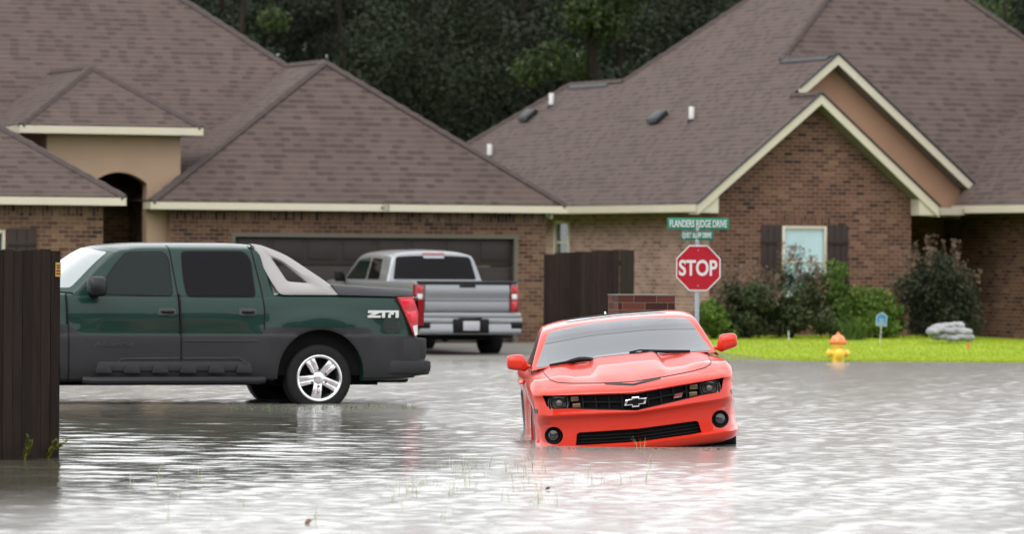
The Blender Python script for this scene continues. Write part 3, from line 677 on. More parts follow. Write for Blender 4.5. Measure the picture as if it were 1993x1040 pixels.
def shrub(name, label, px, Y, wpx, top, mat, n, tips=None, leaf=.075, ntip=0, depth=.8, spread=.75, base_y=662):
    s = F / Y; b = P(px, base_y, Y); top_z = P(px, top, Y).z; z0 = float(ground_z(b.x, Y)); h = top_z - z0; rx = wpx / s / 2
    rt = thing(name, label, 'shrub', (b.x, Y, z0))
    st_ = MB()
    for k in range(7):
        a = random.uniform(0, 6.28); q = random.uniform(.3, .8); st_.tube([(0.04 * math.cos(a), .04 * math.sin(a), -.05), (rx * q * .5 * math.cos(a), .3 * q * math.sin(a), h * .4), (rx * q * math.cos(a), .5 * q * math.sin(a), h * random.uniform(.65, .85))], [.02, .015, .006], 5)
    st_.build('stem', M['trunk'], rt)
    fh = h * (.80 if ntip else 1.0); lb = lobes_in((0, 0, fh * .5), (rx * spread, depth * .6, fh * .40), 34, min(rx, fh) * .30, -1)
    lb += [[random.uniform(-.85, .85) * rx, random.uniform(-.3, .3), h * random.uniform(.1, .3), min(rx, h) * .30] for _ in range(12)]
    c, d = crown_points(lb, n, .45); c[:, 2] = np.maximum(c[:, 2], .02); nr = d * .5 + rng.normal(size=d.shape) * .8; nr[:, 2] += .4
    quad_mesh('foliage', leaf_quads(c, nr, leaf, leaf * .5, .4), mat, rt)
    if ntip:
        cs = []
        for k in range(ntip):
            x = random.uniform(-.8, .8) * rx; y = random.uniform(-.4, .4); cx_ = 1 - .42 * (abs(x) / rx) ** 1.5; zb = h * random.uniform(.45, .80) * cx_; L_ = h * random.uniform(.14, .26); m_ = 42
            tt = rng.random(m_); q = np.stack([x + rng.normal(0, .035, m_) + tt * random.uniform(-.12, .12), y + rng.normal(0, .035, m_), np.minimum(zb + tt * L_, h * 1.02)], 1); cs.append(q)
        for c in cs: quad_mesh('flower_head', leaf_quads(c, rng.normal(size=c.shape) + np.array([0, -.3, .3]), leaf * .75, leaf * .4, 1.2), tips, rt)
    return rt
shrub('low_shrub', 'low bright green shrub behind the stop sign post', 1385, 86.4, 95, 575, M['leaf_green'], 3200, base_y=664)
shrub('flowering_shrub', 'dusky reddish green bush just right of the stop sign', 1448, 86.9, 160, 500, M['leaf_crape'], 9000, M['leaf_crape_top'], ntip=30)
shrub('flowering_shrub', 'tall dusky red tipped bush in front of the left window shutter', 1538, 87.3, 165, 466, M['leaf_crape'], 9000, M['leaf_crape_top'], ntip=44)
shrub('green_shrub', 'tall upright green shrub in front of the right window shutter', 1622, 87.8, 112, 480, M['leaf_mid'], 6000)
shrub('low_shrub', 'rounded light green shrub behind the blue yard sign', 1697, 88.0, 155, 548, M['leaf_green'], 6500)
shrub('flowering_shrub', 'large dark bush with pinkish tips before the shaded entry', 1820, 88.6, 195, 440, M['leaf_dark'], 11000, M['leaf_crape_top'], ntip=30)
# tuft of long grass by the shrubs
def blades(base, h, w_, lean=.35):
    n = len(base); a = rng.random(n) * 6.28; l = rng.normal(0, lean, (n, 2)); H = h * (.5 + .8 * rng.random(n))
    side = np.stack([np.cos(a), np.sin(a), 0 * a], 1) * w_ * .5
    tip = base + np.stack([l[:, 0] * H, l[:, 1] * H, H], 1); mid = base + np.stack([l[:, 0] * H * .25, l[:, 1] * H * .25, H * .55], 1)
    return np.concatenate([np.stack([base - side, base + side, mid + side * .8, mid - side * .8], 1), np.stack([mid - side * .8, mid + side * .8, tip + side * .1, tip - side * .1], 1)])
p = P(1660, 662, 86.2); gz = float(ground_z(p.x, 86.2))
bs = np.stack([rng.normal(0, .10, 260), rng.normal(0, .08, 260), np.zeros(260)], 1)
o = quad_mesh('grass_clump', blades(bs, .38, .012, .5), M['leaf_mid']); o.location = (p.x, 86.2, gz); tag(o, 'clump of long arching grass between the shrubs and the hydrant', 'grass clump')
# lawn blades
n = 60000; X = rng.uniform(1.6, 10.6, n); Y = 77.5 + 13 * rng.random(n) ** 1.35; Zg = ground_z(X, Y); k = Zg > -.03
k &= ~((X > 3.9) & (Y > 89.6 + (X - 3.9) * .45))
base = np.stack([X, Y, Zg - .01], 1)[k]
tag(quad_mesh('lawn_grass', blades(base, .042, .012, .4), M['grass_blade']), kind='stuff')
# the wood on the far side of the street, behind the viewer; it shows only as reflections in paint and glass
lb = []
for k in range(60): lb += [[-75 + k * 2.5 + random.uniform(-1, 1), -16 + random.uniform(-2, 2), z_, random.uniform(2.2, 3.0)] for z_ in (1.5, 4.8, 8.0, 11.0)]
c, d = crown_points(lb, 26000, .5); tag(quad_mesh('woodland', leaf_quads(c, d * .7 + rng.normal(size=d.shape) * .7, 1.1, .8), M['leaf_forest2']), kind='stuff')
lb = []
for k in range(30): lb += [[-26 + k * 1.9 + random.uniform(-.6, .6), 158 + random.uniform(-1, 1), z_, random.uniform(1.7, 2.2)] for z_ in (1.2, 4.2, 7.2, 10.2, 13.0)]
c, d = crown_points(lb, 24000, .4); tag(quad_mesh('woodland', leaf_quads(c, d * .7 + rng.normal(size=d.shape) * .7, .9, .7), M['leaf_forest']), kind='stuff')
# sparse blades poking out of the flooded verge
M['reed'] = leaf_mat('reed', (.16, .19, .07), (.30, .32, .15), (.45, .46, .30), .3, 3.0)
pts = []
for _ in range(36):
    cx, cy = rng.uniform(760, 1130), rng.uniform(905, 985)
    for _ in range(int(rng.integers(2, 6))): pts.append((cx + rng.normal(0, 14), cy + rng.normal(0, 5)))
for cx, cy in ((1150, 942), (1175, 940), (1208, 940), (1228, 940), (1255, 940), (1264, 912), (1250, 868), (1248, 872), (1252, 872), (330, 1010), (410, 1012), (350, 965), (470, 985), (255, 940), (300, 950), (610, 1020), (880, 1000), (860, 1010), (385, 935), (305, 925)):
    for _ in range(3): pts.append((cx + rng.normal(0, 4), cy + rng.normal(0, 2)))
bb = []
for px, py in pts:
    Y = min(EYE * F / max(py - HY - .007 * (px - CX), 1), 41.5); q = P(px, py, Y); bb.append((q.x, Y, -.03))
tag(quad_mesh('verge_grass', blades(np.array(bb), .13, .0052, .22), M['reed']), kind='stuff')
# drowned grass tips in front of the green pickup and straw caught along the bumper
bb = []
for _ in range(260):
    px = rng.uniform(440, 805); py = 795 + rng.normal(0, 3.0); Y = EYE * F / (py - HY - .007 * (px - CX)); q = P(px, py, Y); bb.append((q.x, Y, -.02))
tag(quad_mesh('drowned_grass', blades(np.array(bb), .05, .01, .9), M['leaf_mid']), kind='stuff')
bb = []
for px0, px1, py0, n_ in ((1185, 1445, 874, 90), (1000, 1035, 862, 40), (1040, 1180, 871, 26)):
    for _ in range(n_):
        px = rng.uniform(px0, px1); py = py0 + rng.normal(0, 1.6); Y = min(EYE * F / (py - HY - .007 * (px - CX)), 41.3 if px > 1036 else 43.0); q = P(px, py, Y); bb.append((q.x, Y, .012))
n_ = len(bb); M['straw'] = leaf_mat('straw', (.05, .032, .015), (.12, .085, .04), (.20, .15, .08), .1, 6.0)
tag(quad_mesh('floating_straw', leaf_quads(np.array(bb), np.tile([0, 0, 1.0], (n_, 1)) + rng.normal(0, .15, (n_, 3)), .07, .014), M['straw']), kind='stuff')
# weeds at the fence foot
M['leaf_weed'] = leaf_mat('leaf_weed', (0.055, 0.066, 0.011), (0.132, 0.1375, 0.022), (0.22, 0.198, 0.033), .3, 6.0)
for lab, px, py, h, lean, Y in (('yellow green leafy weed leaning out past the fence corner', 88, 895, .17, 1.25, 38.85), ('taller yellow flowering weed against the fence boards', 47, 890, .24, .35, 38.4)):
    q = P(px, py, Y); rt = thing('weed', lab, 'plant', (q.x, Y, 0)); sm = MB(); cs = []
    for k in range(4):
        dx, hz = lean * random.uniform(.5, 1.1), random.uniform(.6, 1.0); e = Vector((dx * h * .8, -.03 * k, hz * h)); sm.tube([(0, 0, -.05), e * .5 + Vector((0, 0, .02)), e], [.004, .003, .002], 5)
        tt = rng.random(34); cs.append(np.stack([tt * e.x + rng.normal(0, .008, 34), tt * e.y + rng.normal(0, .008, 34), tt * e.z + .01], 1))
    sm.build('stem', M['leaf_weed'], rt); c = np.concatenate(cs); quad_mesh('foliage', leaf_quads(c, rng.normal(size=c.shape), .045, .012, .6), M['leaf_weed'], rt)
M['dead_leaf'] = pm('dead_leaf', (.12, .055, .025), .7, var=.3, vs=40)
for lab, px, py in (('curled brown leaf floating among the grass blades', 1067, 956), ('small brown leaf floating alone near the bottom edge', 598, 1022)):
    Y = EYE * F / (py - HY - .007 * (px - CX)); q = P(px, py, Y); m = MB()
    m.rings([[(x, y, .012 + .02 * abs(x) * 20 * .05 + dz + .02 * math.sin(x * 60)) for x, y in ((-.035, 0), (-.015, -.018), (.015, -.015), (.035, .004), (.012, .018), (-.015, .015))] for dz in (0, .006)])
    o = m.build('dead_leaf', M['dead_leaf'], smooth=True); o.location = (q.x, Y, .004); o.rotation_euler = (.3, .2, px); tag(o, lab, 'leaf')

# ================================================================== street things
# stop sign post
Ys = 62.5; ps = P(1356.5, 600, Ys); rt = thing('stop_sign_post', 'grey post with a red stop sign and two green street name signs', 'street sign', (ps.x, Ys, -.3))
def zs(y): return P(1356.5, y, Ys).z + .3
pl = MB(); pl.lathe([(.03, 0), (.03, zs(474)), (.028, zs(473))], 16); pl.build('post', M['steel'], rt, smooth=True)
rs = 44.5 / (F / Ys); cz = zs(522); yawM = Matrix.Translation((0.013, -.045, cz)) @ Matrix.Rotation(R(-16), 4, 'Z')
def octo(r): return [(r / math.cos(R(22.5)) * math.cos(R(22.5 + 45 * k)), r / math.cos(R(22.5)) * math.sin(R(22.5 + 45 * k))) for k in range(8)]
m = MB(); m.prism(octo(rs), lambda p: yawM @ Vector((p[0], -.004, p[1])), lambda p: yawM @ Vector((p[0], .0, p[1]))); wh = m.build('stop_sign', M['sign_white'], rt)
m = MB(); m.prism(octo(rs * .945), lambda p: yawM @ Vector((p[0], -.007, p[1])), lambda p: yawM @ Vector((p[0], -.0042, p[1]))); m.build('red_face', M['sign_red'], wh)
text_mesh('lettering', 'STOP', M['sign_white'], wh, yawM @ Matrix.Translation((0, -.010, .002)) @ FRONT, rs * 1.72, rs * .70, .005, bold=.022)
for z in (-.78, .78):
    m = MB(); m.lathe([(.009, 0), (.009, .006)], 10, yawM @ Matrix.Translation((0, -.008, z * rs)) @ Matrix.Rotation(R(90), 4, 'X')); m.build('bolt', M['steel'], wh)
def street_sign(y0, y1, x0, x1, ang, txt, mat, tmat, zo):
    s = F / Ys; wd = (x1 - x0) / s / math.cos(ang); hd = (y1 - y0) / s; T = Matrix.Translation((((x0 + x1) / 2 - 1356.5) / s, zo, zs((y0 + y1) / 2))) @ Matrix.Rotation(ang, 4, 'Z')
    m = MB(); m.box(-wd / 2, wd / 2, -.004, .004, -hd / 2, hd / 2, T); b = m.build('street_name_sign', mat, rt, bevel=.003)
    text_mesh('lettering', txt, tmat, b, T @ Matrix.Translation((0, -.007, 0)) @ FRONT, wd * .93, hd * .66, .004, bold=.02)
    return b
street_sign(424.5, 446.5, 1297.5, 1418, R(12), 'FLANDERS RIDGE DRIVE', M['sign_green'], M['sign_white'], 0)
street_sign(449.5, 468.5, 1327, 1385, R(-55), 'QUIET BLUFF DRIVE', M['sign_green_dark'], M['sign_pale'], 0)
m = MB(); m.box(-.028, .028, -.028, .028, zs(478), zs(466)); m.build('bracket', M['steel'], rt, bevel=.005)
m = MB(); m.box(-.024, .024, -.024, .024, zs(452), zs(443)); m.build('bracket', M['steel'], rt, bevel=.005)

# hydrant
Yh = 77.2; ph = P(1631, 700, Yh); hz = -.13
rt = thing('fire_hydrant', 'yellow fire hydrant with an orange bonnet at the water edge', 'fire hydrant', (ph.x, Yh, hz)); s = F / Yh
def hzz(y): return P(1631, y, Yh).z - hz
z_fl, z_b, z_t = hzz(706) - .02, hzz(668), hzz(648)
m = MB(); m.lathe([(.13, 0), (.13, z_fl), (.10, z_fl + .01), (.098, z_b - .08), (.115, z_b - .07), (.115, z_b - .02), (.10, z_b - .015), (.10, z_b)], 28); m.build('barrel', M['hyd_yellow'], rt, smooth=True)
m = MB(); m.lathe([(.155, z_b), (.155, z_b + .025), (.125, z_b + .035), (.115, z_b + .075), (.085, z_b + .115), (.04, z_b + .135), (.028, z_b + .14), (.024, z_t), (.012, z_t + .005)], 28); m.build('bonnet', M['hyd_orange'], rt, smooth=True)
zc = hzz(688)
for sx in (-1, 1):
    T = Matrix.Translation((0, 0, zc)) @ Matrix.Rotation(R(90) * sx, 4, 'Y'); m = MB(); m.lathe([(.052, .08), (.052, .13), (.066, .135), (.066, .165), (.05, .18), (.022, .185), (.022, .205)], 20, T); m.build('hose_cap', M['hyd_yellow'], rt, smooth=True)
m = MB(); m.lathe([(.07, .07), (.07, .115), (.086, .12), (.086, .155), (.06, .17), (.025, .175), (.025, .20)], 20, Matrix.Translation((.015, 0, zc - .01)) @ Matrix.Rotation(R(90), 4, 'X')); m.build('pumper_cap', M['hyd_yellow'], rt, smooth=True)
for k in range(8): a = k * math.pi / 4 + .2; m = MB(); m.lathe([(.012, z_b - .028), (.012, z_b + .035)], 6, Matrix.Translation((.135 * math.cos(a), .135 * math.sin(a), 0))); m.build('bolt', M['hyd_orange'], rt)

# yard sign, flag, stake
Yq = 84.5; q = P(1713, 655, Yq); gz = float(ground_z(q.x, Yq)); s = F / Yq
rt = thing('yard_sign', 'small blue house shaped yard sign on a white stake', 'yard sign', (q.x, Yq, gz), (0, R(3), R(-8)))
zb, ze, zt = P(1713, 635, Yq).z - gz, P(1713, 615, Yq).z - gz, P(1713, 608, Yq).z - gz; hw = 10.5 / s
def house_poly(k, dz=0): return [(-hw * k, zb + dz), (hw * k, zb + dz), (hw * k, ze - dz * .3), (0, zt - dz * 1.3), (-hw * k, ze - dz * .3)]
m = MB(); m.prism(house_poly(1), lambda p: (p[0], -.003, p[1]), lambda p: (p[0], .003, p[1])); pn_ = m.build('sign_panel', M['sign_pale'], rt)
m = MB(); m.prism(house_poly(.88, .014), lambda p: (p[0], -.006, p[1]), lambda p: (p[0], -.0035, p[1])); m.build('blue_face', M['blue_sign'], pn_)
text_mesh('lettering', '555', M['sign_white'], pn_, Matrix.Translation((.0, -.008, zb + .115)) @ FRONT, hw * .8, .032, .003, bold=.03)
m = MB(); m.box(-hw * .7, hw * .7, -.0085, -.0065, zb + .042, zb + .052); m.box(-hw * .5, hw * .5, -.0085, -.0065, zb + .066, zb + .074); m.build('print_line', M['sign_pale'], pn_)
m = MB(); m.box(-.007, .007, .004, .012, -.05, zb + .1); m.build('stake', M['white'], rt)
Yq = 81.0; q = P(1886, 678, Yq); gz = float(ground_z(q.x, Yq)); rt = thing('marker_flag', 'tiny orange utility marker flag in the grass', 'marker flag', (q.x, Yq, gz))
m = MB(); m.tube([(0, 0, -.03), (.01, 0, P(1886, 667, Yq).z - gz)], .003, 6); m.build('wire', M['steel'], rt); zt = P(1886, 667, Yq).z - gz
m = MB(); m.rings([[(x, y + .01 * math.sin(k * 2), z) for x, z in ((.01, zt), (.01, zt - .10))] + [(x, y + .012 + .01 * math.sin(k * 2), z) for x, z in ((.01, zt - .10), (.01, zt))] for k, y in enumerate((0,))] + [[(-.035, -.01, zt - .02), (-.04, -.015, zt - .11), (-.04, -.010, zt - .11), (-.035, -.005, zt - .02)]]); m.build('flag', M['flag_orange'], rt)
Yq = 85.6; q = P(1535, 650, Yq); gz = float(ground_z(q.x, Yq)); m = MB(); m.lathe([(.012, -.05), (.012, P(1535, 646, Yq).z - gz), (.014, P(1535, 644.5, Yq).z - gz)], 10); o = m.build('marker_stake', M['white'], smooth=True); o.location = (q.x, Yq, gz); tag(o, 'short white stake under the dusky bush', 'stake')

# sandbags
def sandbag(lab, px, py, Y, L_, W_, H_, rz, ry=0):
    q = P(px, py, Y); nu, nv = 20, 12; rg = []
    for i in range(nu + 1):
        a = -1 + 2 * i / nu; e = max(1 - abs(a) ** 3.2, .02) ** .5; r = []
        for j in range(nv):
            b = 2 * math.pi * j / nv; sgn = lambda v_, p_: math.copysign(abs(v_) ** p_, v_)
            wv = 1 + .09 * math.sin(4.3 * a + 2 * b + px) + .08 * math.sin(9 * a - 3 * b + py) + .04 * math.sin(17 * a + px * 3)
            r.append((a * L_ / 2, sgn(math.cos(b), .8) * W_ / 2 * e * wv, sgn(math.sin(b), .8) * H_ / 2 * (.25 + .75 * e) * wv - .03 * abs(a) * H_))
        rg.append(r)
    m = MB(); m.rings(rg); o = m.build('sandbag', M['sandbag'], smooth=True, angle=80); o.location = q; o.rotation_euler = (0, ry, rz)
    return tag(o, lab, 'sandbag', 'sandbags stacked before the shaded entry')
for a in (('pale sandbag lying flat at the bottom right of the pile', 1868, 657, 85.0, .55, .34, .15, .1), ('sandbag at the bottom left of the pile nearest the bush', 1835, 654, 85.1, .5, .34, .15, -.1), ('plump sandbag in the middle of the pile on its right', 1864, 645, 85.0, .55, .34, .16, .05, .06), ('sandbag at the left end of the pile in the middle layer', 1824, 644, 85.05, .42, .34, .15, .3, -.1), ('topmost pale sandbag sagging over the pile', 1856, 634.5, 85.05, .42, .32, .14, -.15, -.05), ('small crumpled sandbag tipped on the upper left of the pile', 1828, 637, 85.1, .36, .3, .12, .4, -.2)): sandbag(*a)

# brick mailbox pillar
Ym = 48.4; q = P(1248, 600, Ym); s = F / Ym; zt = P(1248, 573.5, Ym).z; rt = thing('mailbox_pillar', 'red brick mailbox pillar half hidden behind the red car', 'mailbox', (q.x, Ym, -.4), (0, 0, R(10)))
hw = .30; m = MB(); m.box(-hw, hw, -.28, .28, 0, zt + .4 - .012); m.build('pillar', M['brick_red'], rt); m = MB(); m.box(-hw - .004, hw + .004, -.284, .284, zt + .4 - .012, zt + .4); m.build('cap', M['concrete'], rt)
m = MB(); m.box(-.12, .12, -.30, -.28, .95, 1.2); m.build('mail_door', M['black'], rt, bevel=.01)

# ================================================================== vehicle tools
def hermite(c, k):
    """monotone-ish smooth resampling of control points, k samples per interval"""
    c = np.asarray(c, float); n = len(c)
    if n < 3: return np.array([c[0] + (c[1] - c[0]) * t_ for t_ in np.linspace(0, 1, k + 1)])
    d = np.linalg.norm(np.diff(c.reshape(n, -1), axis=0), axis=1); d = np.maximum(d, 1e-6); sh = (-1,) + (1,) * (c.ndim - 1)
    m = np.diff(c, axis=0) / d.reshape(sh); T = np.zeros_like(c); T[0] = m[0]; T[-1] = m[-1]
    a, b = m[:-1], m[1:]; T[1:-1] = np.where(a * b > 0, 2 * a * b / np.where(np.abs(a + b) < 1e-9, 1e-9, a + b), 0)
    out = []
    for i in range(n - 1):
        for j in range(k):
            t_ = j / k; h = d[i]
            out.append((2 * t_**3 - 3 * t_**2 + 1) * c[i] + (t_**3 - 2 * t_**2 + t_) * h * T[i] + (-2 * t_**3 + 3 * t_**2) * c[i + 1] + (t_**3 - t_**2) * h * T[i + 1])
    out.append(c[-1]); return np.array(out)
def add_grid(bm, G):
    G = np.asarray(G, float); r, c = G.shape[:2]; vs = [[bm.verts.new(G[i, j]) for j in range(c)] for i in range(r)]
    for i in range(r - 1):
        for j in range(c - 1):
            q = [vs[i][j], vs[i][j + 1], vs[i + 1][j + 1], vs[i + 1][j]]
            try: bm.faces.new(q)
            except ValueError: pass
def mirror_cols(G):
    L_ = G[:, ::-1].copy(); L_[..., 0] *= -1
    return np.concatenate([L_[:, :-1], G], 1)
def finish_hull(bm, cen):
    bmesh.ops.remove_doubles(bm, verts=bm.verts, dist=.0015)
    bmesh.ops.dissolve_degenerate(bm, edges=bm.edges, dist=1e-4)
    bm.normal_update()
    flip = [f for f in bm.faces if f.normal.dot(f.calc_center_median() - Vector((0, min(max(f.calc_center_median().y, cen[0]), cen[1]), cen[2]))) < 0]
    if flip: bmesh.ops.reverse_faces(bm, faces=flip)
    bm.normal_update()
AX = {'x': (1, 2), 'y': (0, 2), 'z': (0, 1)}
def pip(p, poly):
    x, y = p; c = False; n = len(poly); j = n - 1
    for i in range(n):
        xi, yi = poly[i]; xj, yj = poly[j]
        if (yi > y) != (yj > y) and x < (xj - xi) * (y - yi) / (yj - yi) + xi: c = not c
        j = i
    return c
def region(bm, poly, ax, side, lim=None, nmin=.05):
    """cut the hull along a 2-D outline seen along axis ax; returns the faces inside"""
    i0, i1 = AX[ax]; a = 'xyz'.index(ax); xs_ = [p[0] for p in poly]; ys_ = [p[1] for p in poly]; x0, x1, y0, y1 = min(xs_), max(xs_), min(ys_), max(ys_)
    def near(f):
        if f.normal[a] * side < nmin: return False
        if lim and not lim(f.calc_center_median()): return False
        us = [v.co[i0] for v in f.verts]; vs = [v.co[i1] for v in f.verts]
        return max(us) > x0 and min(us) < x1 and max(vs) > y0 and min(vs) < y1
    fs = [f for f in bm.faces if near(f)]
    n = len(poly)
    for k in range(n):
        p, q = poly[k], poly[(k + 1) % n]; d = (q[0] - p[0], q[1] - p[1]); L_ = math.hypot(*d)
        if L_ < 1e-6: continue
        no = [0, 0, 0]; no[i0] = -d[1] / L_; no[i1] = d[0] / L_; co = [0, 0, 0]; co[i0], co[i1] = p
        geom = set(fs)
        for f in fs: geom.update(f.edges); geom.update(f.verts)
        ret = bmesh.ops.bisect_plane(bm, geom=list(geom), dist=1e-5, plane_co=co, plane_no=no)
        fs = [g for g in ret['geom'] if isinstance(g, bmesh.types.BMFace) and g.is_valid]
    bm.normal_update()
    return [f for f in fs if pip((f.calc_center_median()[i0], f.calc_center_median()[i1]), poly)]
def panel(faces, name, mat, parent, off=.003, thick=None, angle=32):
    """a skin lifted off the hull over the given faces, with its edge turned back to the hull"""
    if not faces: print('EMPTY PANEL', name); return None
    nb = bmesh.new(); mp2 = {}
    for f in faces:
        for v in f.verts:
            if v not in mp2: mp2[v] = nb.verts.new(v.co + v.normal * off)
    for f in faces:
        try: nb.faces.new([mp2[v] for v in f.verts])
        except ValueError: pass
    nb.normal_update(); inv = {b: a for a, b in mp2.items()}
    be = [e for e in nb.edges if len(e.link_faces) == 1]; nv = {}
    for e in be:
        for v in e.verts:
            if v not in nv: o = inv[v]; nv[v] = nb.verts.new(o.co - o.normal * (thick if thick is not None else .004))
    for e in be:
        f = e.link_faces[0]; a, b = e.verts
        lp_ = [l for l in f.loops if l.edge == e][0]
        a, b = lp_.vert, lp_.link_loop_next.vert
        nb.faces.new([b, a, nv[a], nv[b]])
    nb.normal_update(); o = bm_object(name, nb, mat, parent, angle); nb.free(); return o
def cut_hole(bm, faces, vec):
    """remove the faces and sink the rim along vec"""
    fs = set(faces); rim = [e for e in {e for f in faces for e in f.edges} if any(g in fs for g in e.link_faces) and any(g not in fs for g in e.link_faces)]
    bmesh.ops.delete(bm, geom=list(fs), context='FACES'); rim = [e for e in rim if e.is_valid]
    r = bmesh.ops.extrude_edge_only(bm, edges=rim); bmesh.ops.translate(bm, verts=[v for v in r['geom'] if isinstance(v, bmesh.types.BMVert)], vec=vec)
    bm.normal_update()
def rounded(poly, r, n=4):
    out = []; k = len(poly)
    for i in range(k):
        p0, p, p1 = Vector(poly[i - 1]), Vector(poly[i]), Vector(poly[(i + 1) % k]); rr = r[i] if isinstance(r, (list, tuple)) else r
        a, b = (p0 - p), (p1 - p); rr_ = min(rr, a.length * .45, b.length * .45)
        if rr_ < 1e-4: out.append(tuple(p)); continue
        a = p + a.normalized() * rr_; b = p + b.normalized() * rr_
        for j in range(n + 1):
            t_ = j / n; q = a * (1 - t_)**2 + p * 2 * t_ * (1 - t_) + b * t_**2; out.append(tuple(q))
    return out
def circle(cx, cy, r, n=28): return [(cx + r * math.cos(2 * math.pi * k / n), cy + r * math.sin(2 * math.pi * k / n)) for k in range(n)]
def strip(pts, w_):
    pts = [Vector(p) for p in pts]; L_, R_ = [], []
    for i, p in enumerate(pts):
        d = (pts[min(i + 1, len(pts) - 1)] - pts[max(i - 1, 0)]).normalized(); nn = Vector((-d.y, d.x)) * w_ / 2; L_.append(tuple(p + nn)); R_.append(tuple(p - nn))
    return L_ + R_[::-1]
def coons(bot, top, left, right):
    """bot/top: (n,3) along u; left/right: (m,3) along v"""
    bot, top, left, right = map(np.asarray, (bot, top, left, right)); n, m = len(bot), len(left)
    u = np.linspace(0, 1, n)[None, :, None]; v = np.linspace(0, 1, m)[:, None, None]
    return (1 - v) * bot[None] + v * top[None] + (1 - u) * left[:, None] + u * right[:, None] - ((1 - u) * (1 - v) * bot[0] + u * (1 - v) * bot[-1] + (1 - u) * v * top[0] + u * v * top[-1])
def resample(c, n):
    c = np.asarray(c, float); d = np.concatenate([[0], np.cumsum(np.linalg.norm(np.diff(c, axis=0), axis=1))]); t_ = np.linspace(0, d[-1], n)
    return np.stack([np.interp(t_, d, c[:, k]) for k in range(3)], 1)

M['red_paint'] = pm('red_paint', (.47, .024, .010), .40, coat=.65, spec=.08, var=.03, vs=2)
M['green_paint'] = pm('green_paint', (.0036, .021, .0155), .36, coat=.31, var=.08, vs=2, spec=.15)
M['silver_paint'] = pm('silver_paint', (.170, .178, .190), .30, metal=.35, coat=.6, var=.05, vs=2)
M['cladding'] = pm('cladding', (.016, .0155, .018), .6, spec=.3, var=.12, vs=5, bump=.002, bs=300)
M['sail_silver'] = pm('sail_silver', (.36, .345, .34), .45, coat=.2, var=.08, vs=3)
M['emboss_highlight'] = pm('emboss_highlight', (.034, .033, .037), .6)  # lighter grey for raised lettering and for painted highlights on the cladding
M['mirror_shell'] = pm('mirror_shell', (.010, .013, .013), .45, spec=.3)
M['bed_cover'] = pm('bed_cover', (.085, .088, .10), .42, var=.1, vs=4)
M['glass_car'] = pm('glass_car', (.042, .048, .056), .05, coat=1.0, var=.12, vs=1.2, ior=1.6)
M['glass_shade'] = pm('glass_shade', (.034, .038, .048), .05, coat=.8, var=.1, vs=1.2, ior=1.55)
M['glass_tint'] = pm('glass_tint', (.008, .007, .008), .08, coat=.0, spec=.08, var=.2, vs=1.5)
M['glass_green'] = pm('glass_green', (.009, .016, .0145), .06, spec=.16, var=.35, vs=1.6)
M['glass_bright'] = pm('glass_bright', (.14, .165, .165), .04, coat=1.0, var=.1, vs=1.0, ior=1.7)
M['tyre'] = pm('tyre', (.014, .014, .015), .75, var=.25, vs=20, spec=.15)
M['alloy'] = pm('alloy', (.62, .62, .63), .22, metal=.9, var=.06)
M['alloy_dark'] = pm('alloy_dark', (.10, .10, .11), .35, metal=.7)
M['chrome'] = pm('chrome', (.75, .75, .77), .12, metal=1.0, var=.03)
M['red_lens'] = pm('red_lens', (.33, .004, .011), .12, coat=.35, var=.12, vs=12)
M['red_lens_dark'] = pm('red_lens_dark', (.16, .004, .009), .12, coat=.35, var=.12, vs=12)
M['red_lens_bright'] = pm('red_lens_bright', (.52, .012, .03), .2, coat=.3, var=.2, vs=30)
M['clear_lens'] = pm('clear_lens', (.45, .45, .45), .10, coat=1.0)
M['lamp_smoke'] = pm('lamp_smoke', (.02, .02, .022), .10, coat=.5, var=.3, vs=20)
M['lamp_glass'] = pm('lamp_glass', (.06, .056, .045), .08, coat=.4, var=.3, vs=20)
M['amber'] = pm('amber', (.11, .06, .026), .2, coat=.4, var=.2, vs=40)
M['seam'] = pm('seam', (.006, .005, .005), .6, spec=.15)
M['underbody'] = pm('underbody', (.010, .010, .010), .9, spec=.15)
M['rubber'] = pm('rubber', (.010, .010, .011), .55, spec=.15)
M['plate'] = pm('plate', (.42, .42, .46), .5, var=.1, vs=12)
M['handle_dark'] = pm('handle_dark', (.003, .007, .006), .35, coat=.3)
M['white_decal'] = pm('white_decal', (.66, .67, .66), .4)
M['badge_red'] = pm('badge_red', (.20, .03, .03), .3, coat=.5)

